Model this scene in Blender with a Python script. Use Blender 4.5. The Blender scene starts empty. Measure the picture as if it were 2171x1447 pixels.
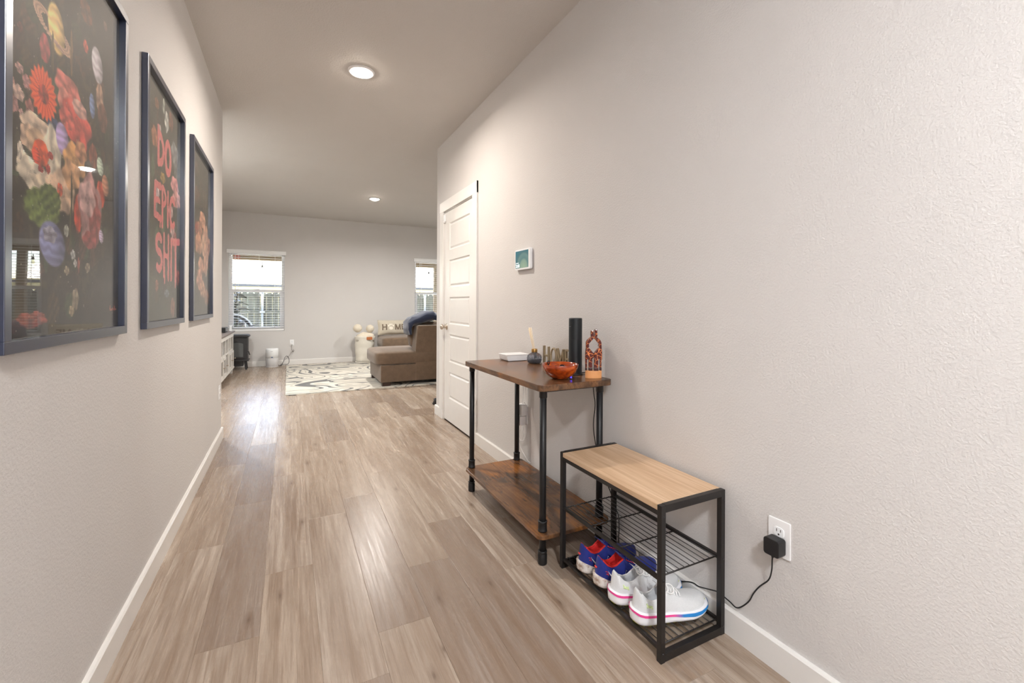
import bpy, bmesh, math, random
import numpy as np
from mathutils import Vector, Matrix

D = bpy.data
SC = bpy.context.scene
COL = SC.collection
random.seed(7)
PI = math.pi

# ------------------------------------------------------------------ camera, sky, sun, exposure
XL, XR, H = -0.511, 1.3865, 2.7755          # hallway left wall, right wall, ceiling
YL, YR, YB = 4.466, 4.508, 9.263            # end of left wall, end of right wall, back wall
XLL, XLR, YE = -1.40, 4.60, -1.75           # living room left and right walls, entry wall

cam_d = D.cameras.new('camera')
cam = D.objects.new('camera', cam_d)
COL.objects.link(cam)
cam_d.sensor_width = 36
cam_d.lens = 36 * 937.97 / 2171
cam_d.shift_y = -(723.5 - 644.51) / 2171
cam_d.clip_start = 0.02
cam.matrix_world = (Matrix.Translation((0, 0, 1.15)) @ Matrix.Rotation(-0.4668, 4, 'Z')
                    @ Matrix.Rotation(PI / 2, 4, 'X') @ Matrix.Rotation(0.0047, 4, 'Z'))
SC.camera = cam

world = D.worlds.new('sky')
SC.world = world
world.use_nodes = True
wn = world.node_tree
bg = wn.nodes['Background']
sky = wn.nodes.new('ShaderNodeTexSky')
sky.sky_type = 'NISHITA'
sky.sun_disc = False
sky.sun_elevation = math.radians(60)
sky.sun_rotation = math.radians(0)
wn.links.new(sky.outputs['Color'], bg.inputs['Color'])
bg.inputs['Strength'].default_value = 1.0

sun_d = D.lights.new('sun', 'SUN')
sun_d.energy = 125.0
sun_d.angle = 0.01
sun_d.color = (1.0, 0.99, 0.97)
sun = D.objects.new('sun', sun_d)
COL.objects.link(sun)
sun.rotation_euler = (math.radians(-30), 0, 0)   # high sun from behind the neighbour's house

SC.view_settings.view_transform = 'Standard'
SC.view_settings.look = 'None'
SC.view_settings.exposure = 0.66
SC.view_settings.gamma = 1.0
SC.cycles.max_bounces = 10
SC.cycles.diffuse_bounces = 6
SC.cycles.glossy_bounces = 4
SC.cycles.transparent_max_bounces = 16
SC.cycles.sample_clamp_indirect = 14.0
SC.cycles.use_denoising = True
SC.cycles.caustics_refractive = False

LAMP_W = {'hall': 21.0, 'living': 30.0, 'entry': 60.0, 'unseen': 38.0}  # entry and unseen power the fill lamps added out of view
LAMP_C = {'warm': (1.0, 0.90, 0.80), 'cool': (0.96, 0.98, 1.0), 'neutral': (0.96, 1.0, 0.98)}

# ------------------------------------------------------------------ mesh helpers
class MB:
    """collects shapes; build() links them as one mesh object"""
    def __init__(s, origin=(0, 0, 0)):
        s.v, s.f, s.m, s.sm, s.o = [], [], [], [], origin
        s.mi, s.smooth = 0, False
    def add(s, vs, fs):
        b = len(s.v)
        ox, oy, oz = s.o
        s.v += [(x - ox, y - oy, z - oz) for x, y, z in vs]
        for f in fs:
            s.f.append(tuple(i + b for i in f)); s.m.append(s.mi); s.sm.append(s.smooth)
        return s
    def box(s, x0, x1, y0, y1, z0, z1):
        if x0 > x1: x0, x1 = x1, x0
        if y0 > y1: y0, y1 = y1, y0
        if z0 > z1: z0, z1 = z1, z0
        vs = [(x, y, z) for x in (x0, x1) for y in (y0, y1) for z in (z0, z1)]
        return s.add(vs, [(0, 1, 3, 2), (4, 6, 7, 5), (0, 4, 5, 1), (2, 3, 7, 6), (0, 2, 6, 4), (1, 5, 7, 3)])
    def bar(s, p0, p1, w, h, up=(0, 0, 1)):
        p0, p1, up = Vector(p0), Vector(p1), Vector(up)
        d = (p1 - p0).normalized()
        if abs(d.dot(up)) > .98: up = Vector((0, 0, 1)) if abs(d.z) < .9 else Vector((1, 0, 0))
        a = d.cross(up).normalized(); b = a.cross(d).normalized()
        vs = []
        for p in (p0, p1):
            for i, j in ((-1, -1), (1, -1), (1, 1), (-1, 1)):
                vs.append(tuple(p + a * (i * w / 2) + b * (j * h / 2)))
        return s.add(vs, [(0, 1, 2, 3), (7, 6, 5, 4), (0, 4, 5, 1), (1, 5, 6, 2), (2, 6, 7, 3), (3, 7, 4, 0)])
    def tube(s, pts, r, n=8, caps=True, closed=False):
        pts = [Vector(p) for p in pts]
        rs = r if isinstance(r, (list, tuple)) else [r] * len(pts)
        k = len(pts)
        vs, prev = [], None
        for i, p in enumerate(pts):
            if closed: d = pts[(i + 1) % k] - pts[i - 1]
            else: d = pts[min(i + 1, k - 1)] - pts[max(i - 1, 0)]
            if d.length < 1e-9: d = Vector((0, 0, 1))
            d.normalize()
            if prev is None:
                a = d.orthogonal().normalized()
            else:
                a = (prev - d * prev.dot(d))
                a = a.normalized() if a.length > 1e-6 else d.orthogonal().normalized()
            prev = a
            b = d.cross(a)
            for j in range(n):
                t = 2 * PI * j / n
                vs.append(tuple(p + (a * math.cos(t) + b * math.sin(t)) * rs[i]))
        fs = []
        for i in range(k if closed else k - 1):
            for j in range(n):
                i2 = (i + 1) % k
                fs.append((i * n + j, i * n + (j + 1) % n, i2 * n + (j + 1) % n, i2 * n + j))
        if caps and not closed:
            fs.append(tuple(range(n))[::-1]); fs.append(tuple((k - 1) * n + j for j in range(n)))
        sm = s.smooth; s.smooth = True
        s.add(vs, fs); s.smooth = sm
        return s
    def lathe(s, prof, c=(0, 0, 0), n=24, axis='Z', flip=False):
        vs = []
        for r, z in prof:
            for j in range(n):
                t = 2 * PI * j / n
                a, b = r * math.cos(t), r * math.sin(t)
                if axis == 'Z': p = (a, b, z)
                elif axis == 'X': p = (z, a, b)
                else: p = (b, z, a)
                vs.append((c[0] + p[0], c[1] + p[1], c[2] + p[2]))
        fs = []
        for i in range(len(prof) - 1):
            for j in range(n):
                q = (i * n + j, i * n + (j + 1) % n, (i + 1) * n + (j + 1) % n, (i + 1) * n + j)
                fs.append(q[::-1] if flip else q)
        sm = s.smooth; s.smooth = True
        s.add(vs, fs); s.smooth = sm
        return s
    def prism(s, poly, t0, t1, plane='XY'):
        """poly is 2-D; extruded along the third axis"""
        def P(a, b, t):
            return {'XY': (a, b, t), 'XZ': (a, t, b), 'YZ': (t, a, b)}[plane]
        n = len(poly)
        vs = [P(a, b, t0) for a, b in poly] + [P(a, b, t1) for a, b in poly]
        fs = [tuple(range(n))[::-1], tuple(range(n, 2 * n))]
        fs += [(i, (i + 1) % n, n + (i + 1) % n, n + i) for i in range(n)]
        return s.add(vs, fs)
    def grid(s, fn, nu, nv, smooth=True):
        vs = [fn(i / nu, j / nv) for i in range(nu + 1) for j in range(nv + 1)]
        w = nv + 1
        fs = [(i * w + j, (i + 1) * w + j, (i + 1) * w + j + 1, i * w + j + 1) for i in range(nu) for j in range(nv)]
        sm = s.smooth; s.smooth = smooth
        s.add(vs, fs); s.smooth = sm
        return s
    def rings(s, rings, closed=True, cap0=False, cap1=False):
        n = len(rings[0]); vs = [p for r in rings for p in r]; fs = []
        for i in range(len(rings) - 1):
            for j in range(n if closed else n - 1):
                fs.append((i * n + j, i * n + (j + 1) % n, (i + 1) * n + (j + 1) % n, (i + 1) * n + j))
        if cap0: fs.append(tuple(range(n))[::-1])
        if cap1: fs.append(tuple((len(rings) - 1) * n + j for j in range(n)))
        sm = s.smooth; s.smooth = True
        s.add(vs, fs); s.smooth = sm
        return s
    def mesh(s, name, mats, bevel=0, seg=2):
        me = D.meshes.new(name)
        me.from_pydata(s.v, [], s.f)
        if not isinstance(mats, (list, tuple)): mats = [mats]
        for m in mats: me.materials.append(m)
        me.polygons.foreach_set('material_index', s.m)
        me.polygons.foreach_set('use_smooth', s.sm)
        bm = bmesh.new(); bm.from_mesh(me)
        bmesh.ops.recalc_face_normals(bm, faces=bm.faces)
        if bevel:
            es = [e for e in bm.edges if len(e.link_faces) == 2 and e.calc_face_angle(0) > .6]
            bmesh.ops.bevel(bm, geom=es, offset=bevel, segments=seg, profile=.6, affect='EDGES', clamp_overlap=True)
        bm.to_mesh(me); bm.free()
        me.update()
        return me
    def build(s, name, mats, parent=None, loc=(0, 0, 0), bevel=0, seg=2):
        return inst(name, s.mesh(name, mats, bevel, seg), parent, loc)

def inst(name, me, parent=None, loc=(0, 0, 0), rot=(0, 0, 0)):
    o = D.objects.new(name, me)
    COL.objects.link(o)
    o.location = loc; o.rotation_euler = rot
    if parent: o.parent = parent
    return o

def tag(o, label, cat, group=None):
    o['label'] = label; o['category'] = cat
    if group: o['group'] = group
    return o

def thing(name, label, cat, loc=(0, 0, 0), rotz=0, group=None):
    o = D.objects.new(name, None)
    COL.objects.link(o)
    o.empty_display_size = .05
    o.location = loc; o.rotation_euler = (0, 0, rotz)
    return tag(o, label, cat, group)

def struct(name, mb, m, label=None, bevel=0):
    o = mb.build(name, m, bevel=bevel)
    o['kind'] = 'structure'
    if label: o['label'] = label
    return o

def copy_tree(o, parent=None):
    c = o.copy(); COL.objects.link(c); c.parent = parent
    for ch in list(o.children): copy_tree(ch, c)
    return c

def rounded(x0, x1, y0, y1, r, n=5):
    out = []
    for cx, cy, a0 in ((x1 - r, y1 - r, 0), (x0 + r, y1 - r, 90), (x0 + r, y0 + r, 180), (x1 - r, y0 + r, 270)):
        for i in range(n + 1):
            a = math.radians(a0 + 90 * i / n)
            out.append((cx + r * math.cos(a), cy + r * math.sin(a)))
    return out

def lerp_tab(tab, x):
    for (a, b), (c, d) in zip(tab, tab[1:]):
        if x <= c:
            t = 0 if c == a else max(0, (x - a) / (c - a))
            t = t * t * (3 - 2 * t) * .35 + t * .65
            return b + (d - b) * t
    return tab[-1][1]

# ------------------------------------------------------------------ material helpers
def lin(c):
    return tuple((v / 255 / 12.92 if v / 255 <= .04045 else ((v / 255 + .055) / 1.055) ** 2.4) for v in c[:3]) + (1.0,)

class NT:
    def __init__(s, name):
        s.m = D.materials.new(name); s.m.use_nodes = True
        s.t = s.m.node_tree
        s.b = s.t.nodes['Principled BSDF']; s.out = s.t.nodes['Material Output']
    def n(s, typ, **kw):
        nd = s.t.nodes.new('ShaderNode' + typ)
        for k, v in kw.items():
            if k in nd.inputs: nd.inputs[k].default_value = v
            else: setattr(nd, k, v)
        return nd
    def l(s, a, b): s.t.links.new(a, b)
    def coord(s, scale=(1, 1, 1), rnd=0.0, out='Object', rot=(0, 0, 0)):
        tc = s.n('TexCoord'); mp = s.n('Mapping')
        mp.inputs['Scale'].default_value = scale
        mp.inputs['Rotation'].default_value = rot
        src = tc.outputs[out]
        if rnd:
            oi = s.n('ObjectInfo'); vm = s.n('VectorMath', operation='MULTIPLY_ADD')
            vm.inputs[1].default_value = (rnd * 1.7, rnd, rnd * .3)
            s.l(oi.outputs['Random'], vm.inputs[0]); s.l(src, vm.inputs[2])
            src = vm.outputs[0]
        s.l(src, mp.inputs['Vector'])
        return mp.outputs['Vector']
    def noise(s, vec, scale=5, detail=4, rough=.55, dist=0.0):
        nd = s.n('TexNoise'); nd.inputs['Scale'].default_value = scale
        nd.inputs['Detail'].default_value = detail; nd.inputs['Roughness'].default_value = rough
        nd.inputs['Distortion'].default_value = dist
        if vec is not None: s.l(vec, nd.inputs['Vector'])
        return nd.outputs['Fac']
    def ramp(s, fac, stops, interp='LINEAR'):
        nd = s.n('ValToRGB'); cr = nd.color_ramp; cr.interpolation = interp
        while len(cr.elements) < len(stops): cr.elements.new(.5)
        for e, (p, c) in zip(cr.elements, stops):
            e.position = p; e.color = lin(c) if not isinstance(c, float) else (c, c, c, 1)
        s.l(fac, nd.inputs['Fac'])
        return nd.outputs['Color']
    def mix(s, fac, a, b, mode='MIX'):
        nd = s.n('Mix', data_type='RGBA', blend_type=mode)
        for i, x in ((0, fac), (6, a), (7, b)):
            if isinstance(x, (int, float)): nd.inputs[i].default_value = x
            elif isinstance(x, tuple): nd.inputs[i].default_value = x if len(x) == 4 else lin(x)
            else: s.l(x, nd.inputs[i])
        return nd.outputs[2]
    def math(s, op, a, b=0.0, clamp=False):
        nd = s.n('Math', operation=op); nd.use_clamp = clamp
        for i, x in ((0, a), (1, b)):
            if isinstance(x, (int, float)): nd.inputs[i].default_value = x
            else: s.l(x, nd.inputs[i])
        return nd.outputs[0]
    def bump(s, h, strength=.2, dist=.01):
        nd = s.n('Bump'); nd.inputs['Strength'].default_value = strength; nd.inputs['Distance'].default_value = dist
        s.l(h, nd.inputs['Height']); s.l(nd.outputs['Normal'], s.b.inputs['Normal'])
    def base(s, c):
        if isinstance(c, tuple): s.b.inputs['Base Color'].default_value = lin(c)
        else: s.l(c, s.b.inputs['Base Color'])
    def set(s, **kw):
        for k, v in kw.items(): s.b.inputs[k.replace('_', ' ')].default_value = v
        return s

def plain(name, c, rough=.5, metal=0.0, var=.06, bscale=0, bstr=.1, **kw):
    t = NT(name)
    vec = t.coord((1, 1, 1), rnd=3)
    nz = t.noise(vec, 14, 3)
    t.base(t.mix(nz, tuple(max(0, v * (1 - var)) for v in c), tuple(min(255, v * (1 + var)) for v in c)))
    t.set(Roughness=rough, Metallic=metal, **kw)
    if bscale: t.bump(t.noise(t.coord((1, 1, 1)), bscale, 3), bstr, .004)
    return t.m

def wall_paint(name, c, s1=150, st=.35):
    t = NT(name)
    v = t.coord((1, 1, 1))
    n1 = t.noise(v, s1, 3, .5); n2 = t.noise(v, 2.0, 2)
    t.base(t.mix(n2, tuple(x * .985 for x in c), tuple(min(255, x * 1.01) for x in c)))
    t.set(Roughness=.75)
    h = t.ramp(n1, [(.40, 0.0), (.62, 1.0)])
    t.bump(h, st, .0022)
    return t.m

def clear_pane(name, ior=1.5, tint=(255, 255, 255), rough=0.0, wave=0.0, k=1.0):
    t = NT(name)
    t.t.nodes.remove(t.b)
    tr = t.n('BsdfTransparent'); tr.inputs['Color'].default_value = lin(tint)
    gl = t.n('BsdfGlossy'); gl.inputs['Roughness'].default_value = rough
    lw = t.n('LayerWeight'); lw.inputs['Blend'].default_value = .5
    f0 = ((ior - 1) / (ior + 1)) ** 2                       # Schlick, the same from both sides of the sheet
    fr = t.math('ADD', t.math('MULTIPLY', t.math('POWER', lw.outputs['Facing'], 5.0), 1 - f0), f0)
    fr = t.math('MULTIPLY', fr, k)
    mx = t.n('MixShader')
    t.l(fr, mx.inputs[0]); t.l(tr.outputs[0], mx.inputs[1]); t.l(gl.outputs[0], mx.inputs[2])
    if wave:
        nz = t.noise(t.coord((1, 2.2, 1.2)), 2.3, 1)
        bp = t.n('Bump'); bp.inputs['Strength'].default_value = wave; bp.inputs['Distance'].default_value = .05
        t.l(nz, bp.inputs['Height']); t.l(bp.outputs['Normal'], gl.inputs['Normal'])
    t.l(mx.outputs[0], t.out.inputs['Surface'])
    return t.m

def emit(name, c, strength):
    t = NT(name)
    t.base(c); t.set(Emission_Strength=strength)
    t.b.inputs['Emission Color'].default_value = lin(c)
    return t.m

def attr_mat(name, rough=.5):
    t = NT(name)
    a = t.n('VertexColor', layer_name='ink')
    t.l(a.outputs['Color'], t.b.inputs['Base Color'])
    t.set(Roughness=rough)
    return t.m

def plank_mat():
    t = NT('oak_plank')
    oi = t.n('ObjectInfo')
    fine = t.noise(t.coord((150, 4.0, 1), rnd=41), 1.0, 5, .65)
    streak = t.noise(t.coord((16, .8, 1), rnd=23), 1.0, 4, .6, .4)
    big = t.noise(t.coord((6.0, .55, 1), rnd=13), 1.0, 2.5, .5, .45)
    # growth rings: isolines of a stretched noise
    rg = t.math('MULTIPLY', big, 34.0)
    rg = t.math('SINE', rg)
    rg = t.math('MULTIPLY_ADD', rg, .5); t.t.nodes[-1].inputs[2].default_value = .5
    tone = t.ramp(oi.outputs['Random'], [(0, (150, 136, 125)), (.15, (174, 160, 146)), (.36, (184, 171, 158)), (.55, (166, 151, 137)), (.75, (179, 164, 149)), (.88, (142, 129, 119)), (1, (187, 175, 162))], 'CONSTANT')
    c = t.mix(t.ramp(streak, [(.30, 1.0), (.62, 0.0)]), tone, (134, 112, 93))
    c2 = t.mix(.80, tone, c)
    c3 = t.mix(t.math('MULTIPLY', t.math('POWER', rg, 5.0), t.ramp(streak, [(.38, 0.08), (.62, .55)])), c2, (128, 106, 88))
    c4 = t.mix(t.ramp(fine, [(.36, .60), (.58, 0.0)]), c3, (120, 98, 80))
    # knots
    vo = t.n('TexVoronoi', voronoi_dimensions='2D'); vo.inputs['Scale'].default_value = 1.0; vo.inputs['Randomness'].default_value = 1.0
    t.l(t.coord((3.6, 1.25, 1), rnd=17), vo.inputs['Vector'])
    kn = t.ramp(vo.outputs['Distance'], [(.008, 1.0), (.026, .45), (.075, 0.0)])
    c5 = t.mix(t.math('MULTIPLY', kn, .75), c4, (92, 70, 54))
    t.base(c5)
    t.set(Roughness=.30, Specular_IOR_Level=.5)
    rr = t.ramp(fine, [(.3, .33), (.7, .24)]); t.l(rr, t.b.inputs['Roughness'])
    t.bump(t.math('ADD', t.math('MULTIPLY', fine, .6), t.math('MULTIPLY', t.math('POWER', rg, 3.0), .35)), .07, .0012)
    return t.m

def rustic_wood():
    t = NT('rustic_brown_wood')
    v = t.coord((9, 2.0, 9))
    a = t.noise(v, 1.0, 6, .62, .8)
    g = t.noise(t.coord((90, 5, 60)), 1.0, 4, .6)
    patch = t.noise(t.coord((4.2, 2.4, 3)), 1.3, 3, .5, .7)
    c = t.ramp(a, [(.28, (54, 40, 31)), (.44, (90, 65, 47)), (.58, (122, 86, 57)), (.75, (84, 59, 44))])
    c = t.mix(t.ramp(patch, [(.50, 0.0), (.68, .85)]), c, (156, 98, 44))
    sp = t.noise(t.coord((26, 7, 20)), 1.0, 4, .65)
    c = t.mix(t.ramp(sp, [(.58, 0.0), (.70, .75)]), c, (44, 31, 25))
    c = t.mix(t.ramp(g, [(.40, .35), (.58, 0.0)]), c, (48, 32, 24))
    t.base(c); t.set(Roughness=.24)
    t.bump(g, .10, .001)
    return t.m

def light_oak():
    t = NT('light_oak_board')
    a = t.noise(t.coord((22, 1.4, 10)), 1.0, 4, .55, .5)
    g = t.noise(t.coord((120, 4, 60)), 1.0, 4, .6)
    c = t.ramp(a, [(.3, (192, 160, 126)), (.5, (208, 178, 146)), (.7, (217, 190, 160))])
    c = t.mix(t.ramp(g, [(.40, .38), (.58, 0.0)]), c, (170, 130, 94))
    t.base(c); t.set(Roughness=.42)
    t.bump(g, .08, .0008)
    return t.m

def fabric(name, c, scale=220, rough=.9, sheen=.3, var=.14, big=6):
    t = NT(name)
    v = t.coord((1, 1, 1))
    a = t.noise(v, scale, 3); b = t.noise(v, big, 4, .6)
    col = t.mix(b, tuple(x * (1 - var) for x in c), tuple(min(255, x * (1 + var)) for x in c))
    col = t.mix(t.math('MULTIPLY', a, .35), col, tuple(x * .62 for x in c))
    t.base(col); t.set(Roughness=rough, Sheen_Weight=sheen)
    t.bump(a, .35, .003)
    return t.m

def rug_mat():
    t = NT('marbled_rug')
    n = t.noise(t.coord((.62, .8, 1)), 1.25, 1.0, .4, 1.5)
    n2 = t.noise(t.coord((.8, 1.5, 1)), 1.7, 1)
    def lines(k, w0, w1):
        f = t.math('FRACT', t.math('MULTIPLY', n, k))
        dd = t.math('ABSOLUTE', t.math('SUBTRACT', f, .5))
        nd = t.n('MapRange'); nd.inputs[1].default_value = .40; nd.inputs[2].default_value = .66
        nd.inputs[3].default_value = w0; nd.inputs[4].default_value = w1
        t.l(n2, nd.inputs[0])
        return t.math('LESS_THAN', dd, nd.outputs[0])
    dark = lines(12.0, .06, .20)
    thin = lines(27.0, .07, .16)
    g = t.noise(t.coord((1, 1, 1)), 260, 2)
    base = t.mix(n2, (204, 197, 184), (221, 216, 206))
    c = t.mix(t.math('MULTIPLY', thin, .5), base, (140, 134, 124))
    c = t.mix(t.math('MULTIPLY', dark, .9), c, (66, 72, 80))
    t.base(t.mix(t.math('MULTIPLY', g, .25), c, (165, 156, 142)))
    t.set(Roughness=.95, Sheen_Weight=.1)
    t.bump(g, .4, .004)
    return t.m

def giraffe_mat():
    t = NT('giraffe_hide_lacquer')
    vo = t.n('TexVoronoi', feature='DISTANCE_TO_EDGE'); vo.inputs['Scale'].default_value = 50
    t.l(t.coord((1, 1, .85)), vo.inputs['Vector'])
    t.base(t.ramp(vo.outputs['Distance'], [(.022, (236, 136, 70)), (.042, (84, 17, 11))]))
    t.set(Roughness=.18)
    return t.m

M = {}
M['wall'] = wall_paint('greige_wall_paint', (207, 204, 202), 140, .26)
M['ceil'] = wall_paint('ceiling_paint', (202, 198, 194), 110, .3)
M['trim'] = plain('white_trim_paint', (226, 224, 221), .32, var=.012)
M['plank'] = plank_mat()
M['joint'] = plain('dark_joint', (86, 70, 58), .8)
M['rustic'] = rustic_wood()
M['oak'] = light_oak()
M['blackmetal'] = plain('black_powder_metal', (30, 30, 32), .42, .2, .1, 300, .06)
M['bench'] = plain('charcoal_bench_metal', (38, 35, 34), .40, .25, .1, 300, .05)
M['frame'] = plain('dark_navy_frame', (30, 40, 66), .30, .15, .08, Specular_IOR_Level=1.0, Coat_Weight=.5, Coat_Roughness=.25)
M['nickel'] = plain('satin_nickel', (198, 186, 172), .28, 1.0, .04)
M['white'] = plain('white_plastic', (235, 235, 236), .35, var=.01)
M['whitegloss'] = plain('white_gloss_plastic', (238, 240, 242), .2, var=.01)
M['blackpl'] = plain('black_plastic', (24, 24, 26), .45, var=.1)
M['socket'] = plain('dark_socket', (70, 66, 62), .6)
M['sofa'] = fabric('brown_microfibre', (108, 88, 70), 220, .9, .3, .2, 16)
M['leg'] = plain('dark_wood_leg', (52, 32, 24), .4)
M['rug'] = rug_mat()
M['vinyl'] = plain('white_vinyl', (236, 236, 238), .4, var=.01)
M['slat'] = plain('white_blind_slat', (238, 238, 238), .45, var=.01)
M['glass'] = clear_pane('window_glass', 1.45)
M['pglass'] = clear_pane('acrylic_picture_glazing', 1.55, (252, 252, 252), .012, .006, .62)

# ================================================================== THE SETTING
# ---- floor: joint-coloured bed with one object per plank
fl = MB().box(XLL - .1, XLR + .1, YE - .1, YB + .1, -.12, -.005)
floor = struct('floor', fl, M['joint'], 'greige oak vinyl plank floor')
PW, PL = .1855, 1.185
OFFS = {0: .130, 1: .572, 2: .953, 3: .216, 4: .404, 5: .739, 6: 1.081, 7: .539, 8: .96, -1: .80, -2: .35, -3: 1.0, -4: .2, -5: .6, -6: 1.05}
pmesh = {}
def plank(x0, x1, y0, y1):
    w, l = round(x1 - x0 - .0003, 4), round(y1 - y0 - .0003, 4)
    if w < .004 or l < .01: return
    if (w, l) not in pmesh:
        a, b, c, e = w / 2, l / 2, .0007, .0004
        vs = [(-a, -b, -.0045), (a, -b, -.0045), (a, b, -.0045), (-a, b, -.0045),
              (-a, -b, -e), (a, -b, -e), (a, b, -e), (-a, b, -e),
              (-a + c, -b + c, 0), (a - c, -b + c, 0), (a - c, b - c, 0), (-a + c, b - c, 0)]
        fs = [(3, 2, 1, 0)] + [(i + k, (i + 1) % 4 + k, (i + 1) % 4 + 4 + k, i + 4 + k) for k in (0, 4) for i in range(4)] + [(8, 9, 10, 11)]
        pmesh[(w, l)] = MB().add(vs, fs).mesh('plank', M['plank'])
    inst('plank', pmesh[(w, l)], floor, ((x0 + x1) / 2, (y0 + y1) / 2, 0))
prng = random.Random(11)
for c in range(-6, 21):
    cx0, cx1 = -.458 + c * PW, -.458 + (c + 1) * PW
    off = OFFS.get(c, prng.random() * PL)
    y = off - 3 * PL
    while y < YB:
        ya, yb = max(y, YE), min(y + PL, YB)
        y += PL
        if yb <= ya: continue
        hx0, hx1 = max(cx0, XL), min(cx1, XR)           # hallway part
        lx0, lx1 = max(cx0, XLL), cx1                   # living room part
        if abs(hx0 - lx0) < 1e-6 and abs(hx1 - lx1) < 1e-6:
            plank(lx0, lx1, ya, yb); continue
        if ya < YL and hx1 > hx0: plank(hx0, hx1, ya, min(yb, YL))
        if yb > YL and lx1 > lx0: plank(lx0, lx1, max(ya, YL), yb)

# ---- ceiling and walls
struct('ceiling', MB().box(XLL - .14, XLR + .14, YE - .14, YB + .14, H, H + .22), M['ceil'], 'flat textured ceiling')
struct('wall_left', MB().box(XL - .12, XL, YE, YL, 0, H), M['wall'], 'long hallway wall hung with three framed pictures')
DY0, DY1, DZ = 3.475, 4.265, 2.066                       # door opening in the right wall
mb = MB().box(XR, XR + .12, YE, DY0, 0, H).box(XR, XR + .12, DY1, YR, 0, H).box(XR, XR + .12, DY0, DY1, DZ, H)
struct('wall_right', mb, M['wall'], 'hallway wall behind the console table')
struct('wall_entry', MB().box(XL - .12, XR + .12, YE - .12, YE, 0, H), M['wall'], 'entry wall behind the camera')
struct('wall_front_left', MB().box(XLL, XL - .12, YL - .12, YL, 0, H), M['wall'], 'living room wall left of the hallway')
struct('wall_front_right', MB().box(XR + .12, XLR, YR - .12, YR, 0, H), M['wall'], 'living room wall right of the hallway')
struct('wall_living_left', MB().box(XLL - .12, XLL, YL - .12, YB, 0, H), M['wall'], 'living room wall behind the media console')
struct('wall_living_right', MB().box(XLR, XLR + .12, YR - .12, YB, 0, H), M['wall'], 'far right living room wall')
struct('wall_closet', MB().box(XR + .12, XR + .72, DY0 - .3, DY0 - .2, 0, H).box(XR + .72, XR + .82, DY0 - .3, YR - .12, 0, H), M['wall'], 'closet wall behind the panel door')

WIN = [(-.965, -.075), (2.368, 3.258)]
WZ0, WZ1 = .640, 2.085
bx = [XLL - .12] + [v for w in WIN for v in w] + [XLR + .12]
mb = MB()
for i in range(0, len(bx), 2): mb.box(bx[i], bx[i + 1], YB, YB + .14, 0, H)
for a, b in WIN: mb.box(a, b, YB, YB + .14, 0, WZ0).box(a, b, YB, YB + .14, WZ1, H)
struct('wall_back', mb, M['wall'], 'living room back wall with two windows')

# ---- baseboards
def base_run(name, x0, y0, x1, y1, side, h=.093, t=.015):
    """side: which way the board faces"""
    mb = MB()
    if side in ('+X', '-X'):
        s = 1 if side == '+X' else -1
        mb.prism([(x0, 0), (x0 + s * t, 0), (x0 + s * t, h - .006), (x0 + s * (t - .005), h), (x0, h)], y0, y1, 'XZ')
    else:
        s = 1 if side == '+Y' else -1
        mb.prism([(y0, 0), (y0 + s * t, 0), (y0 + s * t, h - .006), (y0 + s * (t - .005), h), (y0, h)], x0, x1, 'YZ')
    return struct(name, mb, M['trim'])
base_run('baseboard_left', XL, YE, XL, YL + .015, '+X')
base_run('baseboard_right', XR, YE, XR, DY0 - .10, '-X')
base_run('baseboard_right_end', XR, DY1 + .10, XR, YR + .015, '-X')
base_run('baseboard_back', XLL, YB, XLR, YB, '-Y')
base_run('baseboard_front_left', XLL, YL, XL, YL, '+Y')
base_run('baseboard_front_right', XR, YR, XLR, YR, '+Y')
base_run('baseboard_living_left', XLL, YL, XLL, YB, '+X')
base_run('baseboard_living_right', XLR, YR, XLR, YB, '-X')

# ---- door with five panels
FX = XR + .004                                            # door face just inside the opening
door = D.objects.new('door_1', None); COL.objects.link(door)
door['kind'] = 'structure'; door['label'] = 'white five-panel interior door with nickel knob'
dy0, dy1, dz0, dz1 = DY0 + .014, DY1 - .014, .012, DZ - .012
PZ = [(.235, .491), (.588, .857), (.955, 1.216), (1.314, 1.577), (1.675, 1.938)]
py0, py1 = 3.578, 4.118
T = .036
mb = MB()
mb.box(FX, FX + T, dy0, py0, dz0, dz1).box(FX, FX + T, py1, dy1, dz0, dz1)
zz = [dz0] + [v for p in PZ for v in p] + [dz1]
for i in range(0, len(zz), 2): mb.box(FX, FX + T, py0, py1, zz[i], zz[i + 1])
mb.build('stiles_and_rails', M['trim'], door)
for z0, z1 in PZ:
    p = MB()
    r, d = .011, .0025
    ring = lambda x, i: [(x, py0 + i, z0 + i), (x, py1 - i, z0 + i), (x, py1 - i, z1 - i), (x, py0 + i, z1 - i)]
    p.rings([ring(FX, 0), ring(FX + .009, .010), ring(FX + .009, .016), ring(FX + .003, .030)], cap1=True)
    for i in range(len(p.sm)): p.sm[i] = False
    p.build('panel', M['trim'], door)
jm = MB().box(XR - .001, XR + .12, DY0, DY0 + .012, 0, DZ).box(XR - .001, XR + .12, DY1 - .012, DY1, 0, DZ).box(XR - .001, XR + .12, DY0, DY1, DZ - .010, DZ)
jm.box(FX + T, FX + T + .02, DY0 + .012, DY0 + .03, 0, DZ).box(FX + T, FX + T + .02, DY1 - .03, DY1 - .012, 0, DZ)
jm.build('jamb', M['trim'], door)
for z in (.25, 1.087, 1.829):
    MB().tube([(FX - .006, dy0 - .001, z - .045), (FX - .006, dy0 - .001, z + .045)], .0065, 10).build('hinge', M['whitegloss'], door)
kn = MB()
ky, kz = dy1 - .062, .925
kn.lathe([(0, -.002), (.031, -.002), (.032, .004), (.026, .008), (.013, .010), (.0105, .014), (.0105, .030), (.016, .034), (.025, .042), (.0275, .050), (.026, .058), (.018, .065), (0, .067)][::-1], n=28, axis='X')
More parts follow.
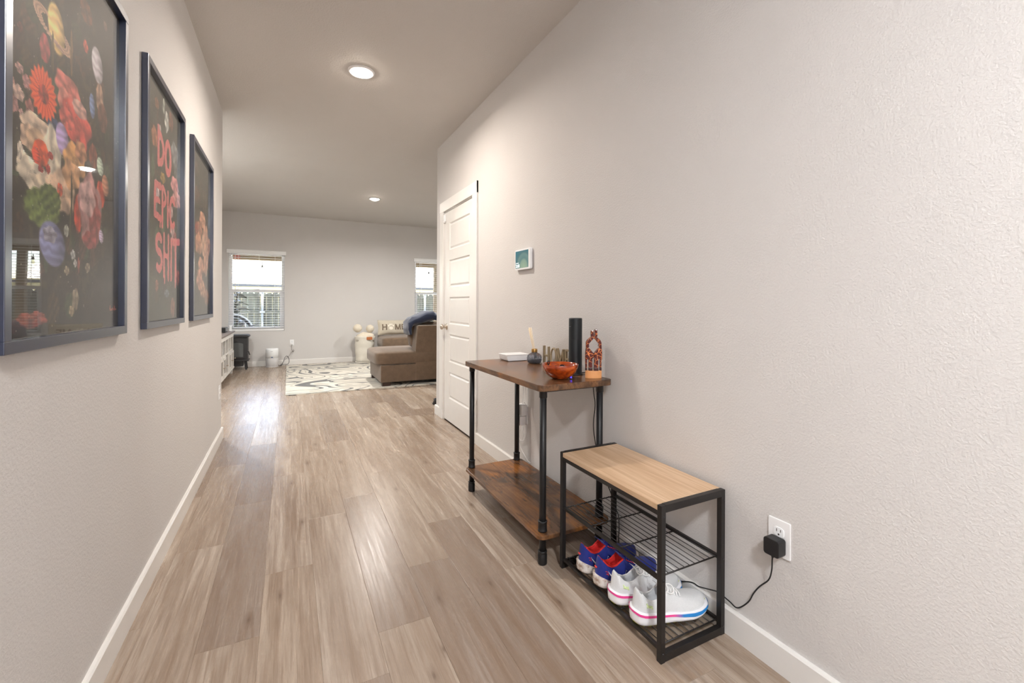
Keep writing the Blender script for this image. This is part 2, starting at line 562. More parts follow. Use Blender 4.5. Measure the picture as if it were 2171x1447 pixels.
for i, (x, y, z) in enumerate(kn.v): kn.v[i] = (FX - x, y + ky, z + kz)
kn.build('knob', M['nickel'], door)
MB().box(FX - .004, FX + .02, dy1 - .004, dy1 + .003, kz - .028, kz + .028).build('latch_plate', M['nickel'], door)
trim = D.objects.new('trim_1', None); COL.objects.link(trim); trim['kind'] = 'structure'; trim['label'] = 'white flat door casing'
cw, ct = .10, .016
MB().box(XR - ct, XR, DY0 - cw, DY0 + .002, 0, DZ + cw).build('side_casing', M['trim'], trim, bevel=.002)
MB().box(XR - ct, XR, DY1 - .002, DY1 + cw, 0, DZ + cw).build('side_casing', M['trim'], trim, bevel=.002)
MB().box(XR - ct - .001, XR, DY0 - cw, DY1 + cw, DZ, DZ + cw).build('head_casing', M['trim'], trim, bevel=.002)
ds = thing('door_sensor', 'small white contact sensor at the top corner of the panel door', 'sensor', (FX, DY1 - .03, 2.0))
MB().box(-.02, 0, -.016, .016, -.035, .035).build('housing', M['whitegloss'], ds, bevel=.005)
MB().lathe([(0, -.001), (.009, -.001), (.011, -.010), (.006, -.016), (0, -.017)], (-.012, 0, -.03), 14).build('button', M['white'], ds)

# ---- windows with sashes and panes
def window(n, x0, x1):
    w = D.objects.new('window_%d' % n, None); COL.objects.link(w)
    w['kind'] = 'structure'; w['label'] = ['white vinyl window above the black stove', 'white vinyl window behind the sofa'][n - 1]
    ya, yb = YB + .075, YB + .135
    f = .035
    fm = MB().box(x0, x0 + f, ya, yb, WZ0, WZ1).box(x1 - f, x1, ya, yb, WZ0, WZ1).box(x0 + f, x1 - f, ya, yb, WZ0, WZ0 + f).box(x0 + f, x1 - f, ya, yb, WZ1 - f, WZ1)
    fm.build('frame', M['vinyl'], w, bevel=.003)
    zm = 1.37
    us = MB(); a, b = x0 + f, x1 - f
    s = .018
    us.box(a, a + s, ya + .032, yb - .004, zm, WZ1 - f).box(b - s, b, ya + .032, yb - .004, zm, WZ1 - f).box(a, b, ya + .032, yb - .004, WZ1 - f - s, WZ1 - f).box(a, b, ya + .032, yb - .004, zm - .02, zm + .02)
    us.build('upper_sash', M['vinyl'], w, bevel=.002)
    s = .042
    ls = MB()
    ls.box(a, a + s, ya + .004, ya + .030, WZ0 + f, zm + .026).box(b - s, b, ya + .004, ya + .030, WZ0 + f, zm + .026).box(a + s, b - s, ya + .004, ya + .030, WZ0 + f, WZ0 + f + .045).box(a + s, b - s, ya + .004, ya + .030, zm - .026, zm + .026)
    ls.build('lower_sash', M['vinyl'], w, bevel=.002)
    MB().box(a + .01, b - .01, yb - .02, yb - .016, zm, WZ1 - f - .01).build('pane', M['glass'], w)
    MB().box(a + .03, b - .03, ya + .015, ya + .019, WZ0 + f + .03, zm).build('pane', M['glass'], w)
    MB().box((x0 + x1) / 2 - .035, (x0 + x1) / 2 + .035, ya - .006, ya + .012, zm + .026, zm + .036).build('sash_lock', M['white'], w, bevel=.003)
    pd = D.lights.new('window_portal', 'AREA'); pd.shape = 'RECTANGLE'
    pd.size = x1 - x0; pd.size_y = WZ1 - WZ0; pd.cycles.is_portal = True
    po = D.objects.new('window_portal', pd); COL.objects.link(po); po.parent = w
    po.location = ((x0 + x1) / 2, YB + .16, (WZ0 + WZ1) / 2); po.rotation_euler = (-PI / 2, 0, 0)
for i, (a, b) in enumerate(WIN): window(i + 1, a, b)

slat_prof = [(-.024, -.0016), (-.010, .0006), (.010, .0006), (.024, -.0016), (.024, .0010), (.010, .0034), (-.010, .0034), (-.024, .0010)]
slat_me = MB().prism(slat_prof, -.437, .437, 'YZ').mesh('slat', M['slat'])
def blind(x0, x1, label):
    b = thing('window_blind', label, 'blind', ((x0 + x1) / 2, YB + .037, 0), 0, 'white window blinds')
    hw = (x1 - x0) / 2
    vl = MB().prism([(-.062, 2.038), (-.050, 2.034), (-.046, 2.034), (-.046, 2.103), (-.050, 2.107), (-.060, 2.107), (-.062, 2.101), (-.058, 2.095), (-.058, 2.050)], -hw - .022, hw + .022, 'YZ')
    vl.box(-hw - .022, -hw - .014, -.05, -.036, 2.036, 2.105).box(hw + .014, hw + .022, -.05, -.036, 2.036, 2.105)
    vl.build('valance', M['slat'], b)
    MB().box(-hw + .006, hw - .006, -.028, .028, 2.04, 2.083).build('head_rail', M['slat'], b)
    z = 2.012
    while z > WZ0 + .055:
        inst('slat', slat_me, b, (0, 0, z)); z -= .0435
    MB().box(-hw + .008, hw - .008, -.026, .026, WZ0 + .003, WZ0 + .036).build('bottom_rail', M['slat'], b, bevel=.004)
    for cx in (-hw * .66, 0.03, hw * .64):
        for cy in (-.0265, .0265):
            MB().tube([(cx, cy, 2.05), (cx, cy, WZ0 + .02)], .0011, 6).build('ladder_cord', M['slat'], b)
    MB().tube([(-hw * .76, -.034, 2.04), (-hw * .755, -.036, 1.25)], .0042, 8).build('tilt_wand', M['white'], b)
    return b
blind(*WIN[0], 'open white slatted blind hanging in the window above the stove')
blind(*WIN[1], 'open white slatted blind hanging in the window behind the sofa')

# ---- entry door and added fill light behind the camera
ent = D.objects.new('door_2', None); COL.objects.link(ent); ent['kind'] = 'structure'; ent['label'] = 'white entry door behind the camera'
MB().box(-.02, .89, YE, YE + .03, 0, 2.05).build('slab', M['trim'], ent, bevel=.003)
MB().box(-.11, -.02, YE, YE + .02, 0, 2.14).box(.89, .98, YE, YE + .02, 0, 2.14).box(-.11, .98, YE, YE + .02, 2.05, 2.14).build('casing', M['trim'], ent)
MB().lathe([(0, .03), (.028, .03), (.028, .04), (.011, .045), (.011, .07), (.026, .08), (.026, .095), (0, .1)], (.83, YE, .95), 20, 'Y').build('knob', M['nickel'], ent)

# ---- recessed lights, then fill lamps added out of view
lens_m = emit('lamp_lens', (255, 240, 222), 70.0)
def downlight(x, y, label, watts, col, r=.075, group='recessed ceiling lights'):
    t = thing('recessed_light', label, 'ceiling light', (x, y, H), 0, group)
    MB().lathe([(r * .86, -.002), (r * .90, -.010), (r * 1.12, -.010), (r * 1.2, -.004), (r * 1.2, .0)], n=40).build('trim_ring', M['white'], t)
    MB().lathe([(0, -.030), (r * .35, -.028), (r * .62, -.022), (r * .80, -.013), (r * .88, -.004)], n=32).build('lens', lens_m, t)
    ld = D.lights.new('lamp', 'AREA'); ld.shape = 'DISK'; ld.size = r * 1.2; ld.energy = watts; ld.color = col
    ld.spread = math.radians(165)
    lo = D.objects.new('lamp', ld); COL.objects.link(lo); lo.parent = t; lo.location = (0, 0, -.031)
    return t
downlight(.447, 3.25, 'round recessed ceiling light in the hallway near the first picture', LAMP_W['hall'], LAMP_C['warm'])
downlight(1.18, 7.09, 'round recessed ceiling light over the sofa', LAMP_W['living'], (1.0, 0.95, 0.89))
downlight(-1.0, 5.6, 'added fill light shaped as a recessed ceiling light left of the hallway opening, out of frame', LAMP_W['unseen'], LAMP_C['neutral'])  # unseen lamp, added to brighten the rooms
downlight(3.2, 6.6, 'added fill light shaped as a recessed ceiling light behind the right wall, out of frame', LAMP_W['unseen'], LAMP_C['neutral'])  # second unseen lamp, likewise added as fill
fo = thing('entry_fill_light', 'added fill light shaped as a flush round ceiling lamp behind the camera', 'ceiling light', (.12, -1.05, H))  # fill added behind the camera for the near walls, given a lamp's shape
MB().lathe([(.17, 0), (.175, -.02), (.165, -.028), (0, -.028)], n=40).build('base_plate', M['nickel'], fo)
MB().lathe([(.158, -.027), (.15, -.05), (.11, -.075), (.05, -.088), (0, -.09)], n=40).build('dome', emit('fill_dome', (255, 250, 244), 3.0), fo)
ld = D.lights.new('lamp', 'AREA'); ld.shape = 'DISK'; ld.size = .34; ld.energy = LAMP_W['entry']; ld.color = LAMP_C['cool']
lo = D.objects.new('lamp', ld); COL.objects.link(lo); lo.parent = fo; lo.location = (0, 0, -.095)

# ================================================================== HALLWAY THINGS
# ---- pictures: printed flower pieces behind acrylic
def paint(w, h, nx, ny, bgc, els, extra=None, seed=1):
    """returns an (ny, nx, 3) sRGB print; els in millimetres (y, z, ry, rz, r, g, b, kind)"""
    rs = np.random.RandomState(seed)
    u, v = np.meshgrid((np.arange(nx) + .5) / nx * w * 1000, (np.arange(ny) + .5) / ny * h * 1000)
    def vnoise(cell):
        gx, gy = int(w * 1000 / cell) + 3, int(h * 1000 / cell) + 3
        g = rs.rand(gy, gx)
        a, b = u / cell, v / cell
        i, j = a.astype(int), b.astype(int); fa, fb = a - i, b - j
        fa, fb = fa * fa * (3 - 2 * fa), fb * fb * (3 - 2 * fb)
        return (g[j, i] * (1 - fa) + g[j, i + 1] * fa) * (1 - fb) + (g[j + 1, i] * (1 - fa) + g[j + 1, i + 1] * fa) * fb
    n60, n20, n8 = vnoise(60), vnoise(20), vnoise(8)
    img = np.array(bgc, float)[None, None, :] * (.75 + .35 * n60 + .25 * n20)[..., None]
    leafy = ((n20 * .6 + n8 * .4) > .66) & (np.hypot((u - w * 480) / (w * 420), (v - h * 480) / (h * 440)) < 1)
    img[leafy] = img[leafy] * .6 + np.array((62, 58, 38)) * .6
    bgl = []
    for _ in range(90):
        aa, rr0 = rs.rand() * 6.28, rs.rand() ** .6
        cc = [(54, 60, 36), (70, 56, 36), (60, 44, 34), (66, 74, 50), (84, 60, 44)][rs.randint(5)]
        bgl.append((w * 460 + w * 400 * rr0 * math.cos(aa), h * 470 + h * 430 * rr0 * math.sin(aa), 8 + 26 * rs.rand(), 10 + 30 * rs.rand(), *cc, 4))
    for e in bgl + list(els):
        cy, cz, ry, rz, r, g, b, k = e
        gk = {1: 1.24, 0: 1.12, 4: 1.15, 5: 1.12}.get(k, 1.05); ry, rz = ry * gk, rz * gk
        c = np.array((r, g, b), float) * 1.12
        a, q = (u - cy) / ry, (v - cz) / rz
        rad = np.hypot(a, q); th = np.arctan2(q, a)
        ph = rs.rand() * 6.28
        if k in (3, 6):
            q2 = (q + a * .28)
            rr = np.hypot(a, q2 * 1.25)
            m = (rr < 1) & (rr > .62)
            if k == 6: m &= q2 < 0
            img[m] = c * (.88 + .12 * np.sin(rr[m] * 42))[:, None]
            continue
        edge = 1.0
        if k == 1: edge = .90 + .08 * np.sin(5 * th + ph) + .10 * (n20 - .5)
        if k == 5: edge = .93 + .07 * np.cos(19 * th)
        if k == 4: edge = .96 + .035 * np.sin(13 * th)
        if k == 0: edge = .95 + .14 * (n8 - .5)
        if k == 2:
            a2 = a + q * .15
            rad = np.hypot(a2, q)
        m = rad < edge
        if k == 2: sh = .80 + .25 * (1 - rad) + .10 * np.sin(q * 14 + n20 * 4) - .22 * a
        elif k == 5: sh = .82 + .14 * np.cos(21 * th + rad * 2) + .14 * rad
        elif k == 4: sh = .80 + .25 * np.cos(np.abs(a - q) * 9) * .5 + .3 * (n8 - .3)
        else: sh = .80 + .17 * np.sin(th * 4 + ph + rad * 2.5 + n60 * 4) * np.clip(rad * 1.3, 0, 1) + .20 * (n20 - .5) + .12 * (n8 - .5) + .10 * q - .10 * (rad < .25)
        alpha = np.clip((edge - rad) * 9, 0, 1)[..., None]
        col = np.clip(c[None, None, :] * sh[..., None], 0, 255)
        img = np.where(m[..., None], img * (1 - alpha) + col * alpha, img)
    for _ in range(140):
        y0, z0 = rs.rand() * w * 1000, rs.rand() * h * 1000
        i, j = min(nx - 1, int(y0 / (w * 1000) * nx)), min(ny - 1, int(z0 / (h * 1000) * ny))
        img[j, i] = img[j, i] * .4 + np.array((190, 180, 165)) * .6
    if extra:
        for pts, rad, c in extra:
            best = np.full(u.shape, 1e9)
            for (x0, y0), (x1, y1) in zip(pts, pts[1:]):
                dx, dy = x1 - x0, y1 - y0
                t = np.clip(((u - x0) * dx + (v - y0) * dy) / (dx * dx + dy * dy + 1e-9), 0, 1)
                best = np.minimum(best, np.hypot(u - x0 - t * dx, v - y0 - t * dy))
            m = best < rad * (.9 + .25 * n20)
            img[m] = np.array(c) * (.88 + .18 * n8[m])[:, None]
    return np.clip(img, 0, 255)

print_m = attr_mat('poster_ink', .55)
def poster(name_label, y0, y1, z0, z1, nx, ny, bgc, els, extra=None, seed=1):
    fw, fd = .026, .0205
    t = thing('framed_picture', name_label, 'picture', (XL + .0015, (y0 + y1) / 2, z0), 0, 'framed flower prints on the hallway wall')
    w, h = y1 - y0, z1 - z0
    for nm, a in (('frame_rail', (-w / 2, w / 2, 0, fw)), ('frame_rail', (-w / 2, w / 2, h - fw, h)),
                  ('frame_stile', (-w / 2, -w / 2 + fw, fw, h - fw)), ('frame_stile', (w / 2 - fw, w / 2, fw, h - fw))):
        MB().box(0, fd, a[0], a[1], a[2], a[3]).build(nm, M['frame'], t, bevel=.0015)
    iw, ih = w - 2 * fw + .004, h - 2 * fw + .004
    px = paint(iw, ih, nx, ny, bgc, els, extra, seed)
    a = (px / 255.0); a = np.where(a <= .04045, a / 12.92, ((a + .055) / 1.055) ** 2.4)
    yy = np.linspace(-iw / 2, iw / 2, nx + 1); zz = np.linspace(fw - .002, h - fw + .002, ny + 1)
    Y, Z = np.meshgrid(yy, zz)
    co = np.stack([np.full(Y.size, .0025), Y.ravel(), Z.ravel()], 1)
    idx = np.arange((nx + 1) * (ny + 1)).reshape(ny + 1, nx + 1)
    fcs = np.stack([idx[:-1, :-1], idx[:-1, 1:], idx[1:, 1:], idx[1:, :-1]], -1).reshape(-1, 4)
    me = D.meshes.new('print')
    me.vertices.add(len(co)); me.vertices.foreach_set('co', co.astype(np.float32).ravel())
    me.loops.add(fcs.size); me.loops.foreach_set('vertex_index', fcs.astype(np.int32).ravel())
    me.polygons.add(len(fcs)); me.polygons.foreach_set('loop_start', np.arange(0, fcs.size, 4, dtype=np.int32))
    me.update(calc_edges=True)
    at = me.color_attributes.new('ink', 'FLOAT_COLOR', 'CORNER')
    cc = np.concatenate([a.reshape(-1, 3), np.ones((nx * ny, 1))], 1)
    at.data.foreach_set('color', np.repeat(cc, 4, 0).astype(np.float32).ravel())
    me.materials.append(print_m)
    inst('print', me, t)
    MB().box(.0036, .0052, -iw / 2, iw / 2, fw - .001, h - fw + .001).build('glazing', M['pglass'], t)
    MB().box(0, .002, -w / 2 + .01, w / 2 - .01, .01, h - .01).build('backing_board', M['blackpl'], t)
    return t

F1 = [(409,886,44,31,110,62,35,0),(553,926,15,14,120,95,75,0),(72,658,11,10,95,50,42,0),(178,667,24,33,190,84,84,0),(223,731,95,34,188,150,122,3),(235,742,44,58,240,202,128,2),(223,731,95,34,196,158,130,6),(407,789,16,17,215,85,62,0),(491,776,42,50,214,206,212,2),(71,570,16,11,205,160,150,1),(39,530,14,12,205,155,145,1),(99,554,17,14,200,140,135,1),(67,517,23,15,225,190,175,1),(48,489,19,17,205,150,145,1),(111,503,17,18,180,115,105,1),(79,478,9,10,205,160,150,1),(213,511,33,20,58,78,118,0),(174,560,62,58,250,92,48,5),(174,558,24,21,196,62,38,0),(300,625,70,32,236,128,116,1),(279,583,36,35,228,140,125,0),(357,555,86,58,242,98,88,1),(372,600,48,22,240,184,170,0),(293,546,42,26,236,110,98,0),(454,643,20,35,118,138,182,2),(510,687,29,42,200,160,132,0),(533,636,38,43,120,75,55,0),(143,471,62,27,234,208,182,1),(102,439,27,26,222,188,160,1),(89,375,26,27,232,216,192,1),(148,439,50,28,226,190,155,1),(219,431,44,66,236,222,198,1),(128,362,60,32,236,220,196,1),(74,400,11,20,225,210,190,0),(196,350,68,28,232,212,185,1),(264,354,72,50,231,196,166,1),(163,420,36,30,246,96,50,0),(140,409,18,19,232,75,45,2),(207,427,14,9,178,45,38,0),(161,383,13,8,178,45,38,0),(196,392,11,11,182,48,38,0),(256,358,15,16,215,95,65,0),(270,486,36,40,182,158,204,2),(344,453,64,42,224,166,104,1),(379,486,36,28,214,150,110,1),(321,410,50,36,226,170,120,1),(463,501,31,35,150,80,60,0),(516,486,26,27,196,212,190,2),(172,295,79,43,112,128,66,4),(208,324,51,33,96,112,56,4),(521,403,33,42,215,78,52,0),(363,317,26,50,221,84,58,0),(444,342,77,97,206,152,148,1),(475,320,42,66,176,88,84,1),(424,370,52,45,218,176,172,1),(442,256,46,24,172,78,74,1),(559,439,28,32,190,130,100,2),(526,278,18,20,200,180,205,2),(221,219,66,54,126,128,166,2),(207,240,33,18,176,170,186,1),(293,261,14,16,180,180,165,0),(332,204,14,12,200,200,195,1),(347,183,11,10,190,185,178,1),(367,180,6,23,165,90,75,0),(297,160,13,11,165,150,120,1),(426,177,16,13,150,135,110,1),(348,88,20,27,150,135,108,1),(325,58,14,14,165,145,110,1),(57,234,35,10,80,55,35,0),(72,246,18,22,72,52,35,0),(123,40,64,16,150,70,60,1),(145,46,33,13,170,92,78,1),(50,29,28,14,70,45,40,0),(48,347,24,5,70,85,55,4),(216,676,7,50,96,80,48,0),(318,727,8,61,120,92,50,0),(322,348,5,74,72,66,44,0),(315,261,5,61,86,82,52,0)]
F2 = [(185,930,32,23,150,95,60,1),(150,778,42,41,190,120,80,1),(302,963,17,36,200,205,190,0),(357,912,34,46,225,225,215,1),(441,943,40,42,140,85,60,1),(235,824,26,35,225,210,205,0),(518,813,72,49,150,150,150,1),(541,741,34,40,120,120,120,1),(176,507,25,42,165,165,155,1),(191,561,38,42,225,205,205,1),(290,638,42,22,175,140,70,1),(521,657,77,39,225,150,150,1),(566,597,80,40,225,160,155,1),(442,514,40,29,215,180,175,1),(484,425,41,38,225,190,185,1),(527,381,42,49,160,95,90,0),(195,357,32,51,90,105,75,4),(128,646,24,49,85,100,70,4),(294,442,42,53,90,105,75,4),(198,152,26,25,160,95,70,0),(491,56,41,49,150,95,75,0),(372,122,45,18,120,125,135,0),(596,207,36,40,165,90,80,0)]
F3 = [(386,622,104,49,225,165,130,1),(280,541,83,50,190,130,100,1),(504,548,96,53,225,170,140,1),(248,449,109,62,215,155,120,1),(428,458,91,66,230,185,155,1),(548,417,98,68,225,170,140,1),(335,319,87,51,220,160,130,1),(288,227,97,63,215,155,130,1),(510,332,79,68,215,160,130,1),(630,481,68,55,205,150,120,0),(398,167,89,52,210,160,130,1),(556,116,82,55,170,120,95,0),(179,539,52,36,170,80,60,0),(174,745,65,48,110,80,65,0),(458,754,77,79,95,80,65,0),(170,902,52,36,105,85,75,0)]
sig = [([(600, 58), (606, 70), (604, 54), (614, 60), (620, 54), (628, 62), (636, 55), (640, 68), (646, 56), (660, 60)], 1.6, (200, 110, 90))]
PINK = (232, 124, 122)
def arc(cx, cy, rx, ry, a0, a1, n=14):
    return [(cx + rx * math.cos(math.radians(a0 + (a1 - a0) * i / n)), cy + ry * math.sin(math.radians(a0 + (a1 - a0) * i / n))) for i in range(n + 1)]
W2 = [([(215, 835), (215, 690)], 17, PINK), ([(215, 690)] + arc(215, 755, 85, 66, -90, 90), 17, PINK),
      (arc(385, 752, 48, 68, 0, 360, 24), 18, PINK),
      ([(255, 590), (165, 585), (160, 455), (260, 450)], 15, PINK), ([(165, 520), (235, 522)], 13, PINK),
      ([(285, 425), (285, 595)], 14, PINK), (arc(285, 556, 58, 38, 90, -90), 13, PINK),
      ([(385, 590), (385, 440)], 14, PINK), (arc(478, 515, 52, 66, 50, 310), 15, PINK), ([(250, 450), (246, 415)], 8, PINK), ([(440, 455), (436, 420)], 8, PINK),
      (arc(232, 336, 44, 34, 40, 270) + arc(232, 264, 46, 38, 90, -130), 17, PINK),
      ([(318, 385), (318, 205)], 14, PINK), ([(398, 388), (398, 195)], 14, PINK), ([(318, 295), (398, 295)], 13, PINK),
      ([(455, 380), (455, 195)], 14, PINK), ([(545, 385), (545, 190)], 16, PINK), ([(488, 375), (625, 392)], 17, PINK), ([(330, 205), (330, 170)], 8, PINK), ([(545, 190), (541, 160)], 9, PINK)]
poster('large framed print of flowers with a ringed planet, nearest of the three pictures', 1.200, 1.925, 1.046, 2.114, 190, 290, (50, 42, 33), F1, sig, 3)
poster('framed flower print with dripping pink lettering, middle of the three pictures', 2.160, 2.852, 1.046, 2.114, 150, 230, (58, 56, 44), F2, W2, 5)
poster('framed print of peach tulips on a dark ground, farthest of the three pictures', 3.085, 3.830, 1.046, 2.114, 90, 140, (60, 56, 46), F3, None, 8)

# ---- console table
tx0, tx1, ty0, ty1, tz = .965, 1.362, 1.642, 2.566, .80
tb = thing('console_table', 'rustic brown wood console table on black pipe legs', 'table', ((tx0 + tx1) / 2, (ty0 + ty1) / 2, 0))
O = tuple(tb.location)
MB(O).prism(rounded(tx0, tx1, ty0, ty1, .026), tz - .028, tz).build('tabletop', M['rustic'], tb, bevel=.003)
MB(O).prism(rounded(tx0 + .004, tx1 - .004, ty0 + .004, ty1, .032), .127, .145).build('lower_shelf', M['rustic'], tb, bevel=.003)
lx, ly = (1.010, 1.322), (1.692, 2.545)
r = .0152
for x in lx:
    for y in ly:
        lg = MB(O).tube([(x, y, .002), (x, y, tz - .030)], r, 20).build('leg', M['blackmetal'], tb)
        MB(O).lathe([(0, 0), (.019, 0), (.0205, .006), (.0205, .044), (.0185, .047), (.0185, .052), (.0205, .054), (.0205, .058), (r, .060)], (x, y, 0), 20).build('foot_coupling', M['blackmetal'], lg)
        MB(O).lathe([(r, .146), (.021, .146), (.021, .151), (.0195, .153), (.0195, .184), (.021, .186), (.021, .191), (r, .192)], (x, y, 0), 20).build('shelf_coupling', M['blackmetal'], lg)
        MB(O).lathe([(r, .115), (.0205, .117), (.0205, .1265), (r, .1268)], (x, y, 0), 20).build('lower_ring', M['blackmetal'], lg)
        MB(O).lathe([(r, .735), (.0178, .737), (.0178, .765), (.020, .768), (.020, .7715), (0, .7715)], (x, y, 0), 20).build('top_flange', M['blackmetal'], lg)
for y in ly: MB(O).box(lx[0], lx[1], y - .008, y + .008, tz - .040, tz - .0285).build('apron_rail', M['blackmetal'], tb)
for x in lx: MB(O).box(x - .008, x + .008, ly[0], ly[1], tz - .0402, tz - .0287).build('apron_rail', M['blackmetal'], tb)

# ---- router
ro = thing('router', 'white square router box at the far end of the console table', 'router', (1.262, 2.475, tz))
MB().prism([(-.066, .002), (-.072, .010), (-.078, .034), (.078, .034), (.072, .010), (.066, .002)], -.058, .058, 'XZ').build('body', M['whitegloss'], ro, bevel=.004)
MB().box(-.079, .079, -.059, .059, .0345, .041).build('lid', M['white'], ro, bevel=.004)
MB().box(-.06, .06, -.045, .045, 0, .004).build('foot_pad', M['blackpl'], ro)

# ---- reed diffuser
rd = thing('reed_diffuser', 'ribbed grey glass reed diffuser with a gold collar beside the router', 'diffuser', (1.305, 2.29, tz))
def ribbed(r, z, n=64, k=16, amp=.05):
    return [(r * (1 + amp * math.cos(k * 2 * PI * j / n)) * math.cos(2 * PI * j / n), r * (1 + amp * math.cos(k * 2 * PI * j / n)) * math.sin(2 * PI * j / n), z) for j in range(n)]
gm = NT('smoked_glass'); gm.base((196, 202, 216)); gm.set(Roughness=.05, Transmission_Weight=.9, IOR=1.35)
bt = MB().rings([ribbed(.030, .001, amp=.02), ribbed(.038, .006), ribbed(.0425, .020), ribbed(.043, .034), ribbed(.039, .048), ribbed(.028, .058), ribbed(.018, .063, amp=.01), ribbed(.016, .068, amp=0)], cap0=True)
bt.build('bottle', gm.m, rd)
MB().lathe([(0, .004), (.027, .005), (.036, .016), (.037, .026), (0, .026)], n=32).build('oil', plain('grey_oil', (158, 162, 176), .1), rd)
MB().lathe([(.0125, .066), (.0175, .066), (.0180, .069), (.0180, .084), (.0170, .086), (.0115, .086)], n=28).build('collar', plain('brushed_gold', (186, 146, 86), .35, .9), rd)
rng = random.Random(3)
for i in range(6):
    a = i * 1.05
    bx_, by_ = .006 * math.cos(a), .006 * math.sin(a)
    MB().tube([(bx_ * .4 + .010, by_ * .4 - .008, .012), (bx_ - .002, by_ + .002, .08), (bx_ * 1.3 - .018 - .002 * (i % 2), by_ * 1.3 + .022, .205 + .004 * (i % 3))], .0019, 8).build('reed', plain('pale_reed', (232, 214, 184), .8) if i == 0 else D.materials['pale_reed'], rd)

# ---- HOME letters
hm = thing('home_sign', 'tarnished metal HOME letters standing at the back of the console table', 'sign', (1.345, 2.10, tz))
bronze = plain('tarnished_bronze', (152, 136, 110), .42, .3, .18)
def letter_strokes(name, strokes, r, closed_arcs=()):
    m = MB()
    for a, b in strokes: m.bar((0, a[0], a[1]), (0, b[0], b[1]), .013, r * 2, (0, 1, 0))
    for pts in closed_arcs: m.tube([(0, y, z) for y, z in pts], r, 8, closed=True)
    return m.build(name, bronze, hm, bevel=.0015)
def ytop(y): return .104 - .0
letter_strokes('letter_h', [((.143, 0), (.143, .108)), ((.092, 0), (.092, .106)), ((.143, .052), (.092, .052))], .0055)
letter_strokes('letter_o', [], .006, [[(.040 + .027 * math.cos(2 * PI * i / 24), .053 + .047 * math.sin(2 * PI * i / 24)) for i in range(24)]])
letter_strokes('letter_m', [((-.004, 0), (.000, .104)), ((.000, .104), (-.034, .03)), ((-.034, .03), (-.064, .104)), ((-.064, .104), (-.068, 0))], .0055)
letter_strokes('letter_e', [((-.088, 0), (-.088, .104)), ((-.088, .102), (-.128, .102)), ((-.088, .054), (-.120, .054)), ((-.088, .006), (-.130, .006))], .0055)
MB().box(-.012, .012, -.14, .155, 0, .004).build('base_strip', bronze, hm)

# ---- bowl with sunglasses and keys
bo = thing('wooden_bowl', 'glossy orange-brown wooden bowl holding sunglasses', 'bowl', (1.146, 1.765, tz))
t = NT('lacquered_bowl_wood')
a = t.noise(t.coord((6, 6, 9)), 3.0, 5, .6, .8)
t.base(t.ramp(a, [(.3, (88, 28, 8)), (.5, (156, 58, 13)), (.7, (204, 96, 22))])); t.set(Roughness=.12, Coat_Weight=.6, Coat_Roughness=.05)
MB().lathe([(0, .003), (.030, .003), (.034, 0), (.038, .003), (.052, .010), (.066, .022), (.0765, .037), (.083, .054), (.0855, .069), (.0845, .0705), (.0815, .070), (.078, .060), (.066, .042), (.048, .027), (.025, .018), (0, .016)], n=56).build('bowl_body', t.m, bo)
sg = thing('sunglasses', 'dark folded sunglasses lying in the wooden bowl', 'sunglasses', (1.146, 1.768, tz + .050), math.radians(20))
sg.rotation_euler = (math.radians(-48), 0, math.radians(20)); sg.scale = (.8, .8, .8)
def lens_ring(c):
    return [(c + .024 * math.cos(2 * PI * i / 20), -.004 * math.cos(2 * PI * i / 20) ** 2, .019 * math.sin(2 * PI * i / 20)) for i in range(20)]
tort = plain('dark_tortoise', (46, 26, 22), .18)
for c in (-.030, .030):
    MB().tube(lens_ring(c), .0026, 8, closed=True).build('rim', tort, sg)
    lr = lens_ring(c)
    MB().add([(c, .002, 0)] + lr, [(0, i + 1, (i + 1) % 20 + 1) for i in range(20)]).build('lens', plain('dark_lens', (34, 26, 28), .06) if c < 0 else D.materials['dark_lens'], sg)
MB().tube([(-.008, .0, .008), (0, -.003, .011), (.008, 0, .008)], .0022, 8).build('bridge', tort, sg)
MB().tube([(.054, 0, .008), (.050, .012, .010), (-.030, .016, .004), (-.045, .015, -.010)], .0022, 8).build('temple', tort, sg)
MB().tube([(-.054, 0, .008), (-.050, .008, .010), (.030, .011, .006), (.045, .010, -.008)], .0022, 8).build('temple', tort, sg)
ky_ = thing('key', 'small dark key leaning on the inside of the wooden bowl', 'key', (1.098, 1.793, tz + .050))
MB().lathe([(.006, -.001), (.011, -.001), (.011, .001), (.006, .001), (.006, -.001)], (0, 0, .024), 18, 'X').build('key_head', M['blackmetal'], ky_)
MB().box(-.001, .001, -.003, .003, -.012, .015).box(-.001, .001, .002, .006, -.010, -.006).build('key_blade', M['blackmetal'], ky_)

# ---- black cylinder speaker, blue LED glint
sp = thing('cylinder_speaker', 'tall matte black cylinder speaker at the back of the console table', 'speaker', (1.283, 1.838, tz))
R = .0335
MB().lathe([(0, 0), (R - .003, 0), (R - .002, 0), (R, .002), (R, .004), (R, .01), (R, .27), (R, .277), (R, .279), (R - .002, .282), (R - .004, .282), (0, .282)], n=48).build('body', plain('matte_black', (26, 31, 35), .34, .15, .08, 500, .05), sp)
MB().lathe([(0, .2825), (R - .006, .2825), (R - .005, .2815)], n=40).build('top_plate', M['blackpl'], sp)
for z in (.1775, .2565): MB().lathe([(R - .001, z - .0006), (R + .0002, z - .0006), (R + .0002, z + .0006), (R - .001, z + .0006)], n=48).build('seam', M['blackpl'], sp)
MB().box(-R - .0008, -R + .002, -.006, .006, .240, .2412).build('mark', plain('grey_print', (150, 155, 158), .5), sp)
MB().lathe([(0, 0), (R + .004, 0), (R + .004, .004), (R, .006)], n=40).build('base_ring', M['blackpl'], sp)
